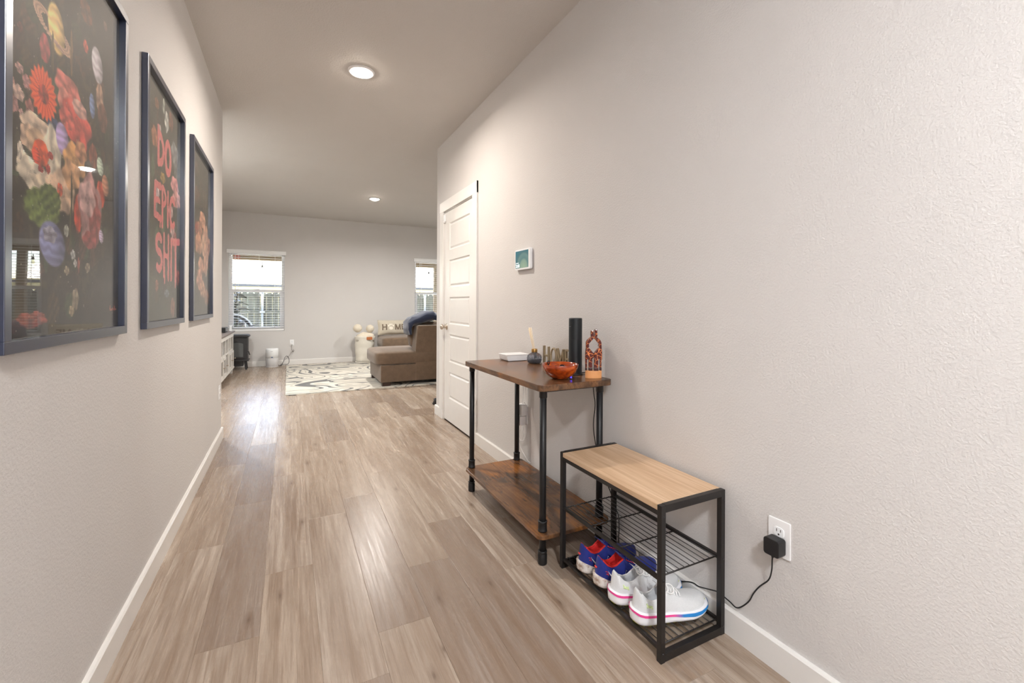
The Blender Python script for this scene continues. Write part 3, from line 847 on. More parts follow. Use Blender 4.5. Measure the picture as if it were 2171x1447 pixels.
bl = thing('blue_glint', 'tiny blue LED glint on the table next to the bowl, built as a glowing button', 'light', (1.183, 1.728, tz))  # reflected blue LED glint, given a made-up button that glows
MB().lathe([(0, .0), (.006, .0), (.0065, .004), (.005, .006), (0, .006)], n=18).build('housing', M['blackpl'], bl)
MB().lathe([(0, .0135), (.002, .013), (.0042, .009), (.0042, .006)], n=18).build('glint_cap', emit('blue_glow', (60, 50, 255), 2.2), bl)

# ---- giraffe carving
gi = thing('giraffe_carving', 'carved wooden pair of spotted giraffes on a pale base', 'figurine', (1.300, 1.712, tz), math.radians(-28))
gh = giraffe_mat()
pale = plain('pale_carved_wood', (224, 160, 104), .4, var=.12)
pts = [(.039 * math.cos(2 * PI * i / 32), .022 * math.sin(2 * PI * i / 32)) for i in range(32)]
MB().prism(pts, 0, .036, 'XY').build('base', pale, gi, bevel=.002)
def giraffe_piece(name, outer, holes=()):
    """outline in (x, z), carved with depth along y"""
    m = MB(); n = len(outer)
    m.prism(outer, -.015, .015, 'XZ')
    return m.build(name, gh, gi, bevel=.004)
# left giraffe: body, neck, head; right giraffe mirrored, necks cross above the diamond gap
giraffe_piece('left_giraffe_body', [(-.039, .088), (-.038, .118), (-.036, .142), (-.025, .146), (-.012, .132), (.000, .118), (.001, .100), (-.008, .090), (-.02, .094), (-.030, .088)])
giraffe_piece('left_giraffe_neck', [(-.036, .140), (-.036, .170), (-.030, .182), (-.004, .204), (.004, .199), (.000, .190), (-.0215, .166), (-.0245, .160), (-.021, .150)])
giraffe_piece('left_giraffe_head', [(-.014, .196), (-.014, .226), (-.002, .228), (.001, .200)])
giraffe_piece('right_giraffe_body', [(.039, .088), (.039, .118), (.037, .142), (.025, .146), (.012, .132), (.0005, .1185), (.0015, .098), (.012, .090), (.022, .094), (.030, .088)])
giraffe_piece('right_giraffe_neck', [(.037, .140), (.036, .170), (.030, .182), (.008, .202), (.000, .199), (.002, .189), (.0215, .166), (.0245, .160), (.021, .150)])
giraffe_piece('right_giraffe_head', [(.004, .198), (.004, .232), (.016, .233), (.017, .196)])
dark_hoof = plain('dark_hoof', (66, 26, 22), .25)
for i, (x, w, d) in enumerate([(-.0345, .0075, .004), (-.0155, .0165, -.003), (.0115, .0195, -.006), (.0335, .0085, .004)]):
    MB().box(x - w / 2, x + w / 2, d - .009, d + .009, .050, .096).build('leg', gh, gi, bevel=.002)
    MB().box(x - w / 2 - .0005, x + w / 2 + .0005, d - .0095, d + .0095, .035, .0505).build('hoof', dark_hoof, gi, bevel=.002)

# ---- shoe bench
bx0, bx1, by0, by1, bz = 1.066, 1.367, 1.046, 1.638, .506
be = thing('shoe_bench', 'black metal shoe rack bench with a light oak top', 'bench', ((bx0 + bx1) / 2, (by0 + by1) / 2, 0))
O = tuple(be.location)
s = .019
for x in (bx0, bx1 - s):
    for y in (by0, by1 - s):
        p = MB(O).box(x, x + s, y, y + s, 0, bz - .001).build('post', M['bench'], be, bevel=.0012)
        for z in (.030, .265, .470):
            MB(O).lathe([(0, -.0015), (.0035, -.001), (.0035, 0)], (x + s / 2, y - .0002, z), 10, 'Y').build('bolt', M['blackpl'], p)
for y in (by0, by1 - s):
    MB(O).box(bx0 + s, bx1 - s, y, y + s, bz - .024, bz).build('top_end_rail', M['bench'], be, bevel=.0012)
    MB(O).box(bx0 + s, bx1 - s, y, y + s, .002, .028).build('bottom_end_rail', M['bench'], be, bevel=.0012)
for x in (bx0 + .001, bx1 - .001 - .015):
    MB(O).box(x, x + .015, by0 + s, by1 - s, bz - .036, bz - .021).build('top_side_rail', M['bench'], be, bevel=.001)
MB(O).box(bx0 + .001, bx1 - .001, by0 + s, by1 - s, bz - .020, bz - .002).build('bench_top', M['oak'], be, bevel=.0015)
def wire_shelf(z):
    for x in (bx0 + .004, bx1 - .016):
        MB(O).box(x, x + .012, by0 + s, by1 - s, z - .010, z + .002).build('shelf_rail', M['bench'], be, bevel=.001)
    for i in range(11):
        x = bx0 + .028 + i * (bx1 - bx0 - .056) / 10
        MB(O).tube([(x, by0 + s + .003, z + .001), (x, by1 - s - .003, z + .001)], .00145, 6).build('wire', M['bench'], be)
    for k, y in enumerate((by0 + s + .004, by0 + .215, by0 + .39, by1 - s - .004)):
        MB(O).tube([(bx0 + .008, y, z - .0028), (bx1 - .008, y, z - .0028)], .0026, 8).build('cross_rod', M['bench'], be)
wire_shelf(.268)
wire_shelf(.044)

# ---- sneakers
HWT = [(0, .004), (.015, .016), (.05, .027), (.10, .0325), (.2, .0345), (.32, .035), (.45, .0385), (.58, .0455), (.70, .050), (.80, .0485), (.88, .042), (.94, .032), (.98, .018), (1, .004)]
ZMT = {'white': [(0, .052), (.15, .047), (.35, .040), (.6, .036), (.8, .034), (.93, .034), (1, .034)],
       'blue': [(0, .050), (.06, .047), (.2, .030), (.4, .026), (.7, .026), (.9, .027), (1, .028)]}
ZLT = [(0, .116), (.05, .114), (.09, .098), (.14, .084), (.2, .077), (.27, .079), (.34, .092), (.40, .104)]
ZTT = [(.40, .104), (.46, .094), (.55, .083), (.65, .073), (.75, .067), (.85, .064), (.93, .060), (.98, .055), (1, .050)]
def shoe(label, loc, rot, style, L=.292, fat=1.0, group=None):
    t = thing('sneaker', label, 'shoe', loc, rot, group)
    white = style == 'white'
    c = lambda s_: -.005 * math.sin(s_ * PI) * (1 if white else 1)
    hw = lambda s_: lerp_tab(HWT, s_) * fat
    zb = lambda s_: (.020 * max(0, (s_ - .68) / .32) ** 2 + .012 * max(0, (.16 - s_) / .16) ** 2)
    zm = lambda s_: lerp_tab(ZMT[style], s_) + .3 * zb(s_)
    X = lambda s_: s_ * L
    K = 25
    S = [0, .008, .02, .035, .05] + [.05 + .35 * i / 16 for i in range(1, 17)] + [.40 + .6 * (i / 22) for i in range(1, 20)] + [.94, .96, .98, .992, 1.0]
    S = sorted(set(round(v, 4) for v in S))
    def prof(s_):
        w, z0 = hw(s_), zm(s_) - .004
        is_open = .055 < s_ < .395
        out = []
        if not is_open:
            zt = lerp_tab(ZLT, s_) if s_ <= .055 else lerp_tab(ZTT, s_)
            p = .75 if s_ > .4 else .55
            for k in range(K):
                a = PI * k / (K - 1)
                cy = math.copysign(abs(math.cos(a)) ** p, math.cos(a))
                sz = math.sin(a) ** (.8 if s_ > .4 else .55)
                nar = 1 - .18 * sz if s_ <= .055 else 1 - .05 * sz
                out.append((X(s_) + (.010 * sz * (1 - s_ / .055) if s_ <= .055 else 0), c(s_) - w * cy * nar, z0 + (zt - z0) * sz))
        else:
            zl = lerp_tab(ZLT, s_)
            ins = z0 + .010
            ins = zl - (zl - ins) * min(1, .12 + (s_ - .055) / .05)
            f = min(1, (s_ - .055) / .03)
            def outer(i):
                q = i / 7
                return w * (1.0 + .05 * math.sin(q * PI)) * (1 - .26 * q * q), z0 + (zl - z0) * q
            wall = .006
            left = [outer(i) for i in range(8)]
            wt = left[-1][0]
            inner = [(wt - wall * .5, zl + .0015), (wt - wall, zl - .003), (max(.002, wt - wall), (zl + ins) / 2), (max(.002, wt - wall) * .9, ins)]
            half = left + inner
            for y, z in half: out.append((X(s_), c(s_) - y, z))
            out.append((X(s_), c(s_), ins))
            for y, z in half[::-1]: out.append((X(s_), c(s_) + y, z))
        return out
    P = [prof(s_) for s_ in S]
    up, li = MB(), MB()
    for i in range(len(S) - 1):
        o = .05 < S[i] and S[i + 1] < .402
        for k in range(K - 1):
            tgt = li if (o and 8 <= k <= 15) else up
            tgt.smooth = True
            tgt.add([P[i][k], P[i + 1][k], P[i + 1][k + 1], P[i][k + 1]], [(0, 1, 2, 3)])
    def weld(mb):
        key, vs, mp = {}, [], []
        for v in mb.v:
            q = tuple(round(a, 6) for a in v)
            if q not in key: key[q] = len(vs); vs.append(v)
            mp.append(key[q])
        mb.v = vs; fs = []
        for f in mb.f:
            g = []
            for i in f:
                if mp[i] not in g: g.append(mp[i])
            fs.append(tuple(g))
        keep = [i for i, f in enumerate(fs) if len(f) > 2]
        mb.f = [fs[i] for i in keep]; mb.m = [mb.m[i] for i in keep]; mb.sm = [True] * len(keep)
    up.add(P[0], [tuple(range(K))]); up.add(P[-1], [tuple(range(K))[::-1]])
    weld(up); weld(li)
    up.build('upper', SH[style + '_upper'], t); li.build('lining', SH[style + '_lining'], t)
    ins = MB().grid(lambda u, v: (X(.075 + .31 * u), c(.2) + (v - .5) * 1.15 * (hw(.075 + .31 * u) - .012), zm(.075 + .31 * u) + .0075), 8, 4)
    ins.build('insole', SH[style + '_insole'], t)
    # midsole
    so = MB(); rg = []
    fl = .0065 if white else .0045
    SS = S
    for s_ in SS:
        e = 1 - (2 * s_ - 1) ** 8 * .0
        w = hw(s_) + fl * min(1, (s_ + .01) * 20) * min(1, (1.01 - s_) * 20)
        xx = X(s_) + (s_ - .5) * .016
        z0, z1 = zb(s_) + .004, zm(s_)
        hgt = z1 - z0
        pr = [(w * .84, z0), (w * 1.0, z0 + .16 * hgt), (w * 1.045, z0 + .42 * hgt), (w * 1.0, z0 + .60 * hgt), (w * 1.03, z0 + .82 * hgt), (w * .95, z1)]
        rg.append([(xx, c(s_) - y, z) for y, z in pr] + [(xx, c(s_) + y, z) for y, z in pr[::-1]])
    so.rings(rg, cap0=True, cap1=True).build('midsole', SH[style + '_sole'], t)
    ou = MB(); rg = []
    for s_ in SS:
        w = (hw(s_) + fl * .5) * .9
        xx = X(s_) + (s_ - .5) * .010
        lug = .0018 * (1 if int(s_ * 26) % 2 else 0)
        z0, z1 = zb(s_) + lug, zb(s_) + .008
        rg.append([(xx, c(s_) - w * .93, z0), (xx, c(s_) - w, z1), (xx, c(s_) + w, z1), (xx, c(s_) + w * .93, z0)])
    ou.rings(rg, cap0=True, cap1=True).build('outsole', SH[style + '_outsole'], t)
    # collar piping and tongue
    for sg_, lo, hi in ((-1, 0, 12), (1, 12, 25)):
        pts = []
        for i, s_ in enumerate(S):
            if .05 < s_ < .40:
                k = 8 if sg_ < 0 else 16
                pts.append(P[i][k])
        MB().tube(pts, .0026 if white else .0034, 8).build('collar_trim', SH[style + '_trim'], t)
    tr_ = []
    for i in range(9):
        u = i / 8
        tr_.append([(X(.47 - .16 * u) - .004 * math.sin(a_) * u, c(.4) + (.021 + .005 * u) * math.copysign(abs(math.cos(a_)) ** .7, math.cos(a_)), .088 + .034 * u + .0042 * math.sin(a_) - .004 * math.cos(a_) ** 2) for a_ in [2 * PI * j / 18 for j in range(18)]])
    MB().rings(tr_, cap0=True, cap1=True).build('tongue', SH[style + '_upper'], t)
    # laces
    ls = MB()
    ztop = lambda s_: lerp_tab(ZTT, s_)
    rows = [.405, .445, .485, .525, .565, .605]
    for i, s_ in enumerate(rows):
        pts = []
        for j in range(7):
            a = -1 + j / 3
            pts.append((X(s_) + .004 * a, c(s_) + a * (.019 + .001 * i), ztop(s_) + .0062 - .008 * a * a + .001 * (i % 2)))
        ls.tube(pts, .0021, 6)
        if i + 1 < len(rows):
            for sgn in (-1, 1):
                pts = [(X(s_ + (rows[i + 1] - s_) * q), c(s_) + sgn * (1 - 2 * q) * .017, ztop(s_ + (rows[i + 1] - s_) * q) + .009 - .006 * (1 - 2 * q) ** 2) for q in (0, .25, .5, .75, 1)]
                ls.tube(pts, .0019, 6)
    if white:
        for sgn, dx, dz in ((-1, -.008, .004), (1, .004, .0), (-1, .016, -.004)):
            lp = [(X(.405), c(.4), .116)]
            for q in range(1, 12):
                a = q / 12 * 2 * PI
                lp.append((X(.405) + dx + .022 * math.sin(a) * .6, c(.4) + sgn * (.030 * (1 - math.cos(a)) * .5), .116 + dz - .014 * (1 - math.cos(a)) * .5 + .004 * math.sin(a)))
            lp.append((X(.405), c(.4), .117))
            ls.tube(lp, .0021, 6)
        ls.tube([(X(.40), c(.4), .117), (X(.36), c(.4) + .010, .126), (X(.335), c(.4) + .016, .134), (X(.31), c(.4) + .017, .150)], .0022, 6)
    ls.build('laces', SH[style + '_lace'], t)
    def on_side(s_, q, sgn, off=.0009):
        i = min(range(len(S)), key=lambda k_: abs(S[k_] - s_))
        i = max(1, min(len(S) - 2, i if S[i] <= s_ else i - 1))
        f = (s_ - S[i]) / (S[i + 1] - S[i])
        k0 = q * 7; k = min(6, int(k0)); g = k0 - k
        def at(ii):
            a, b = Vector(P[ii][k]), Vector(P[ii][k + 1])
            return a + (b - a) * g
        p = at(i) + (at(i + 1) - at(i)) * f
        p = Vector((p.x, p.y - off, p.z))
        if sgn > 0: p.y = 2 * c(s_) - p.y
        return tuple(p)
    if white:
        # coloured stripe along the top of the midsole, pink heel running to a blue toe
        st = MB(); band = []
        for sgn, order in ((-1, S[::-1]), (1, S)):
            for s_ in order:
                w = hw(s_) + fl * min(1, (s_ + .01) * 20) * min(1, (1.01 - s_) * 20)
                xx = X(s_) + (s_ - .5) * .0185
                z0, hgt = zb(s_) + .004, zm(s_) - zb(s_) - .004
                k1 = .74 - (.18 * min(1, max(0, s_ - .42) / .3))
                band.append([(xx, c(s_) + sgn * (w * (1.012 + .018 * (k1 < .7)) + .0022), z0 + k1 * hgt), (xx, c(s_) + sgn * (w * .985 + .0026), z0 + .93 * hgt)])
        st.rings(band, closed=False).build('stripe', SH['stripe'], t)
        tip = MB().tube([(X(.965) + .001, c(1) + .026 * a, zm(.97) + .006 - .003 * abs(a)) for a in (-.8, -.5, 0, .5, .8)], .003, 6)
        tip.build('toe_tip', SH['lime'], t)
        lg = MB()
        for cs, cz, a0, a1 in ((.150, .80, 195, 345), (.150, .40, 15, 165)):
            pts = [on_side(cs + .035 * math.cos(math.radians(a0 + (a1 - a0) * i / 8)), min(.95, max(.05, cz + .26 * math.sin(math.radians(a0 + (a1 - a0) * i / 8)))), -1) for i in range(9)]
            lg.tube(pts, .0024, 6)
        lg.build('side_emblem', SH['lime_pale'], t)
    else:
        sw = MB()
        top = [on_side(.12 + .30 * i / 14, .70 - .46 * math.sin(min(1, i / 8) * PI / 2) + .02 * max(0, i - 8), -1) for i in range(15)]
        bot = [on_side(.12 + .30 * i / 14, .70 - .46 * math.sin(min(1, i / 8) * PI / 2) + .02 * max(0, i - 8) - .22 * math.sin(PI * (i / 14) ** .8), -1) for i in range(15)]
        sw.add(top + bot, [(i, i + 1, 16 + i, 15 + i) for i in range(14)]).build('swoosh_mark', SH['offwhite'], t)
        tb_ = MB().tube([(X(.004) - .0015, c(0) + .006 * a, .078) for a in (-1, 1)], .0035, 6)
        tb_.build('heel_tab_mark', SH['redpr'], t)
        em = MB()
        for (a, b) in (((.085, .50), (.120, .55)), ((.090, .36), (.118, .40)), ((.118, .55), (.122, .36))):
            em.tube([on_side(a[0], a[1], -1), on_side((a[0] + b[0]) / 2, (a[1] + b[1]) / 2 + .04, -1), on_side(b[0], b[1], -1)], .0013, 5)
        em.build('heel_emblem', SH['redpr'], t)
        ey = MB()
        for i in range(5):
            s_ = .43 + .035 * i
            for sgn in (-1, 1):
                ey.tube([(X(s_) - .003, c(s_) + sgn * .024, ztop(s_) + .0012 - .003), (X(s_) + .003, c(s_) + sgn * .029, ztop(s_) - .0068)], .0014, 5)
        ey.build('eyelet_stitching', SH['redpr'], t)
    return t

def shoe_fab(name, c, var=.08, bs=420):
    return fabric(name, c, bs, .75, .1, var, 30)
def dirty_sole():
    t = NT('scuffed_white_sole')
    a = t.noise(t.coord((1, 1, 1)), 38, 5, .65)
    t.base(t.ramp(a, [(.35, (150, 122, 100)), (.48, (206, 196, 188)), (.65, (226, 222, 218))])); t.set(Roughness=.7)
    return t.m
def stripe_mat():
    t = NT('pink_to_blue_stripe')
    sx = t.n('SeparateXYZ'); t.l(t.coord((1 / .29, 1, 1)), sx.inputs[0])
    t.base(t.ramp(sx.outputs[0], [(0, (232, 72, 150)), (.44, (236, 78, 150)), (.56, (40, 130, 205)), (1, (20, 130, 205))])); t.set(Roughness=.45)
    return t.m
SH = {'white_upper': shoe_fab('white_mesh_knit', (226, 228, 230), .03), 'white_lining': shoe_fab('grey_white_lining', (206, 208, 212), .05),
      'white_insole': shoe_fab('grey_insole', (176, 172, 168), .05), 'white_sole': plain('white_foam', (236, 236, 240), .55, var=.015),
      'white_outsole': plain('lime_rubber', (206, 216, 60), .6), 'white_trim': shoe_fab('white_piping', (232, 233, 235), .02), 'white_lace': plain('white_lace', (240, 240, 240), .8, var=.02),
      'blue_upper': shoe_fab('royal_blue_mesh', (18, 38, 128), .15), 'blue_lining': shoe_fab('red_lining', (214, 26, 22), .08), 'blue_insole': shoe_fab('grey_liner', (128, 130, 136), .1),
      'blue_sole': dirty_sole(), 'blue_outsole': plain('dark_rubber', (96, 88, 84), .7), 'blue_trim': shoe_fab('red_piping', (218, 28, 24), .06), 'blue_lace': plain('blue_lace', (14, 26, 110), .8),
      'stripe': stripe_mat(), 'lime': plain('lime_print', (214, 230, 120), .5), 'lime_pale': plain('pale_lime_print', (208, 226, 168), .5), 'offwhite': plain('offwhite_print', (226, 226, 226), .5, var=.02), 'redpr': plain('red_print', (216, 60, 62), .5)}
SZ = .0468
shoe('white sneaker with pink and blue sole stripe, nearest the bench corner post', (1.073, 1.182, SZ), math.radians(-10), 'white', .288, 1.0, 'white running shoes')
shoe('white sneaker with pink sole stripe, beside the blue pair', (1.070, 1.297, SZ), math.radians(-10), 'white', .288, .97, 'white running shoes')
shoe('royal blue sneaker with red lining, next to the white pair', (1.078, 1.398, SZ), math.radians(-6), 'blue', .282, 1.0, 'blue running shoes')
shoe('royal blue sneaker with red lining, farthest along the shoe rack', (1.074, 1.502, SZ), math.radians(-3), 'blue', .282, 1.0, 'blue running shoes')

# ---- smart display on the wall
dp = thing('wall_display', 'white framed smart display showing 2:18 on the wall above the console table', 'display', (XR, 2.562, 1.445))
w, h, d = .105, .068, .022
MB().prism(rounded(-w, w, -h, h, .014), -d, -.003, 'YZ').build('bezel', M['whitegloss'], dp, bevel=.003)
MB().prism(rounded(-w + .014, w - .014, -h + .012, h - .012, .010), -.006, 0, 'YZ').build('wall_bracket', M['white'], dp)
t = NT('lit_screen')
tc = t.coord((1, 1, 1))
vd = t.n('VectorMath', operation='DISTANCE'); t.l(tc, vd.inputs[0]); vd.inputs[1].default_value = (0, -.02, -.055)
col = t.ramp(t.math('MULTIPLY', vd.outputs['Value'], 6.0), [(0, (150, 170, 140)), (.32, (128, 150, 132)), (.40, (84, 120, 118)), (.55, (104, 132, 126)), (.63, (70, 108, 112)), (.8, (58, 112, 122)), (1, (52, 108, 120))])
t.base((10, 14, 15)); t.l(col, t.b.inputs['Emission Color']); t.set(Emission_Strength=.72, Roughness=.15)
scr = MB().box(-d - .0012, -d + .002, -w + .022, w - .012, -h + .012, h - .011).build('screen', t.m, dp)
glow = emit('screen_text', (232, 244, 244), 1.0)
def text_part(txt, size, loc, rot, m, parent, name, ext=.0004, bold=0):
    cu = D.curves.new(name, 'FONT'); cu.body = txt; cu.size = size; cu.extrude = ext; cu.offset = bold
    cu.resolution_u = 3
    tmp = D.objects.new('tmp', cu); COL.objects.link(tmp)
    dg = bpy.context.evaluated_depsgraph_get(); dg.update()
    me = D.meshes.new_from_object(tmp.evaluated_get(dg))
    D.objects.remove(tmp); me.name = name
    me.materials.clear(); me.materials.append(m)
    return inst(name, me, parent, loc, rot)
# the screen is read looking towards +X, so text runs along -Y
text_part('2:18', .030, (-d - .0016, w - .018, -h + .017), (PI / 2, 0, -PI / 2), glow, scr, 'clock_digits', bold=.0003)
dl = MB()
for k, (a, b) in enumerate(((0, .004), (.006, .009), (.0105, .014), (.018, .0225), (.024, .027), (.029, .0335), (.035, .039))): dl.box(-d - .0016, -d - .0011, w - .019 - b, w - .019 - a, -h + .044, -h + .0475 + .001 * (k % 2))
dl.build('date_line', glow, scr)

# ---- outlets
def outlet(label, loc, rotz, ports=(1, 1)):
    """plate in its local XZ plane, facing -Y"""
    o = thing('wall_outlet', label, 'outlet', loc, rotz, 'white wall outlets')
    MB().prism(rounded(-.035, .035, -.0575, .0575, .004), -.0055, 0, 'XZ').build('cover_plate', M['white'], o, bevel=.002)
    for z in (.0195, -.0195):
        p = MB().prism(rounded(-.0165, .0165, z - .0145, z + .0145, .010), -.0075, -.004, 'XZ').build('receptacle', M['whitegloss'], o, bevel=.0006)
        q = MB().box(-.0075, -.0053, -.0079, -.0072, z + .000, z + .009).box(.0053, .0075, -.0079, -.0072, z + .001, z + .009)
        q.prism([(.003 * math.cos(2 * PI * i / 10), z - .0075 + .003 * math.sin(2 * PI * i / 10)) for i in range(10)], -.0079, -.0072, 'XZ')
        q.build('slots', M['socket'], p)
    MB().lathe([(0, -.0070), (.0028, -.0066), (.003, -.005)], (0, 0, 0), 12, 'Y').build('screw', M['white'], o)
    return o
outlet('white duplex wall outlet with a black charger plugged in, right of the shoe bench', (XR, .8645, .418), -PI / 2)
outlet('white wall outlet under the console table behind the white charger', (XR, 2.545, .43), -PI / 2)
outlet('white outlet plate low on the left wall near its far corner', (XL, 4.325, .415), PI / 2)
outlet('white wall outlet above the coiled cords beside the air purifier', (.052, YB, .412), 0)

# black charger with its cord running behind the bench up to the speaker
ad = thing('power_adapter', 'black power adapter with a long black cord plugged in beside the shoe bench', 'charger', (XR - .008, .8645, .399))
MB((XR - .008, .8645, .399)).prism(rounded(.840, .889, .372, .424, .008), XR - .046, XR - .0095, 'YZ').build('adapter_body', M['blackpl'], ad, bevel=.002)
pth = [(1.352, .866, .373), (1.353, .868, .352), (1.360, .874, .316), (1.366, .888, .277), (1.372, .922, .235), (1.374, .944, .199), (1.375, .960, .164), (1.375, .986, .130), (1.375, 1.008, .113), (1.376, 1.030, .117), (1.377, 1.048, .119), (1.377, 1.077, .124), (1.376, 1.106, .116), (1.374, 1.160, .098), (1.3735, 1.19, .0965), (1.368, 1.23, .080), (1.366, 1.28, .050), (1.366, 1.34, .012), (1.364, 1.45, .004), (1.366, 1.56, .004), (1.367, 1.592, .012), (1.3685, 1.600, .035), (1.3685, 1.607, .070), (1.372, 1.607, .113), (1.378, 1.621, .169), (1.380, 1.648, .195), (1.380, 1.676, .247), (1.380, 1.708, .289), (1.380, 1.76, .37), (1.380, 1.797, .45), (1.380, 1.816, .542), (1.380, 1.802, .641), (1.379, 1.812, .70), (1.376, 1.822, .78), (1.371, 1.832, .806), (1.350, 1.838, .806), (1.318, 1.838, .806)]
def smooth_path(pts, n=4):
    out = []
    P_ = [Vector(p) for p in pts]
    for i in range(len(P_) - 1):
        p0, p1, p2, p3 = P_[max(i - 1, 0)], P_[i], P_[i + 1], P_[min(i + 2, len(P_) - 1)]
        for k in range(n):
            t_ = k / n
            out.append(tuple(.5 * ((2 * p1) + (-p0 + p2) * t_ + (2 * p0 - 5 * p1 + 4 * p2 - p3) * t_ ** 2 + (-p0 + 3 * p1 - 3 * p2 + p3) * t_ ** 3)))
    out.append(tuple(P_[-1]))
    return out
MB((XR - .008, .8645, .399)).tube(smooth_path(pth), .0022, 8).build('cord', M['blackpl'], ad)
MB((XR - .008, .8645, .399)).tube([(1.352, .866, .374), (1.352, .866, .364)], .0038, 10).build('strain_relief', M['blackpl'], ad)

# white charger under the console table
O = (XR - .008, 2.54, .43)
wc = thing('white_charger', 'white power brick with looped white cord under the console table', 'charger', O)
MB(O).box(XR - .048, XR - .009, 2.508, 2.572, .430, .500).build('power_brick', M['white'], wc, bevel=.005)
MB(O).box(XR - .052, XR - .0095, 2.524, 2.566, .366, .424).build('usb_plug', M['white'], wc, bevel=.005)
MB(O).tube(smooth_path([(1.36, 2.55, .50), (1.372, 2.553, .548), (1.376, 2.56, .608), (1.377, 2.53, .70), (1.374, 2.50, .80), (1.352, 2.49, .812)]), .0018, 6).build('cord', M['white'], wc)
MB(O).tube(smooth_path([(1.36, 2.545, .50), (1.368, 2.525, .512), (1.374, 2.508, .46), (1.375, 2.506, .372), (1.375, 2.525, .285), (1.375, 2.58, .250), (1.375, 2.612, .262), (1.374, 2.597, .318), (1.36, 2.556, .366)]), .0018, 6).build('cord', M['white'], wc)
MB(O).tube(smooth_path([(1.36, 2.540, .366), (1.370, 2.545, .33), (1.375, 2.56, .275), (1.375, 2.605, .225), (1.375, 2.575, .19), (1.374, 2.53, .165), (1.372, 2.50, .151), (1.366, 2.47, .150), (1.366, 2.44, .150)]), .0018, 6).build('cord', M['white'], wc)

# ================================================================== LIVING ROOM THINGS
# ---- rug
rg = MB().prism(rounded(-.037, 4.05, 6.150, 9.10, .006), .0, .011).build('area_rug', [M['rug']], None)
tag(rg, 'cream area rug with dark marbled swirl lines', 'rug')

# ---- sectional sofa: faces the media console on the left
def cushion(x0, x1, y0, y1, z0, z1, p=5.0, nu=28, nv=16, crown=.02, wob=0.0, seed=0):
    m = MB(); cx, cy, cz = (x0 + x1) / 2, (y0 + y1) / 2, (z0 + z1) / 2
    a, b, c_ = (x1 - x0) / 2, (y1 - y0) / 2, (z1 - z0) / 2
    rr = random.Random(seed); ph = [rr.random() * 6 for _ in range(6)]
    f = lambda v, e: math.copysign(abs(v) ** e, v)
    rings_ = []
    for i in range(nv + 1):
        la = -PI / 2 + PI * i / nv
        row = []
        for j in range(nu):
            lo = 2 * PI * j / nu
            ex = 2 / p
            x = f(math.cos(la), ex) * f(math.cos(lo), ex); y = f(math.cos(la), ex) * f(math.sin(lo), ex); z = f(math.sin(la), ex)
            k = 1 + wob * (math.sin(5 * x + ph[0]) * math.sin(4 * y + ph[1]) + math.sin(6 * z + 3 * x + ph[2])) * .5
            zz = cz + c_ * z * k + crown * (1 - min(1, abs(x)) ** 2) * (1 - min(1, abs(y)) ** 2) * (1 if z > 0 else 0)
            row.append((cx + a * x * k, cy + b * y * k, zz))
        rings_.append(row)
    m.rings(rings_)
    return m
so = thing('sectional_sofa', 'brown microfibre sectional sofa standing on the rug', 'sofa', (1.7, 7.4, .011))
def sp_(mb, name, m=None):
    ox, oy, oz = so.location
    mb.v = [(x - ox, y - oy, z - oz) for x, y, z in mb.v]
    return mb.build(name, m or M['sofa'], so)
def soft_box(x0, x1, y0, y1, z0, z1, r=.02):
    me = MB().box(x0, x1, y0, y1, z0, z1)
    return me
def sp_box(name, x0, x1, y0, y1, z0, z1, r=.02):
    mb = MB(tuple(so.location)).box(x0, x1, y0, y1, z0, z1)
    o = mb.build(name, M['sofa'], so, bevel=r, seg=3)
    for p in o.data.polygons: p.use_smooth = True
    return o
sp_box('seat_base', 1.128, 3.60, 6.22, 7.12, .062, .300, .014)
sp_(cushion(1.055, 2.10, 6.212, 7.12, .292, .485, 8, 44, 20, .016), 'seat_cushion')
sp_(cushion(2.11, 3.10, 6.45, 7.12, .292, .485, 8, 44, 20, .016), 'seat_cushion')
# sloped back facing the hallway, its left end seen here
bk = MB(tuple(so.location)).prism([(1.606, .062), (1.606, .50), (1.638, .842), (3.60, .842), (3.60, .062)], 6.216, 6.46, 'XZ')
o = bk.build('back_shell', M['sofa'], so, bevel=.016, seg=3)
def pleated(x0, x1, seed):
    m_ = cushion(x0, x1, 6.40, 6.63, .470, .885, 4.0, 36, 40, .0, .02, seed)
    m_.v = [(x + (.010 * math.sin(z * 42 + y * 6) if abs(x - (x0 + x1) / 2) > .3 * (x1 - x0) else 0), y, z) for x, y, z in m_.v]
    return m_
sp_(pleated(1.575, 2.50, 2), 'back_cushion')
sp_(pleated(2.51, 3.45, 5), 'back_cushion')
for (x, y) in ((1.205, 6.262), (1.19, 7.03), (2.4, 6.262), (3.5, 6.262), (3.5, 7.05)):
    MB(tuple(so.location)).prism(rounded(x - .055, x + .055, y - .035, y + .035, .004), .0115, .064).build('sofa_leg', M['leg'], so)
ot = thing('ottoman', 'long brown upholstered ottoman against the back wall holding the HOME pillow', 'ottoman', (2.2, 8.7, .011))
O = tuple(ot.location)
MB(O).box(1.58, 2.92, 8.38, 9.06, .07, .30).build('ottoman_base', M['sofa'], ot, bevel=.014, seg=3)
m_ = cushion(1.545, 2.95, 8.34, 9.08, .292, .520, 8, 44, 18, .012)
m_.v = [(x - O[0], y - O[1], z - O[2]) for x, y, z in m_.v]
m_.build('ottoman_cushion', M['sofa'], ot)
for x in (1.66, 2.84):
    for y in (8.44, 9.00): MB(O).prism(rounded(x - .05, x + .05, y - .03, y + .03, .004), .0115, .072).build('ottoman_leg', M['leg'], ot)

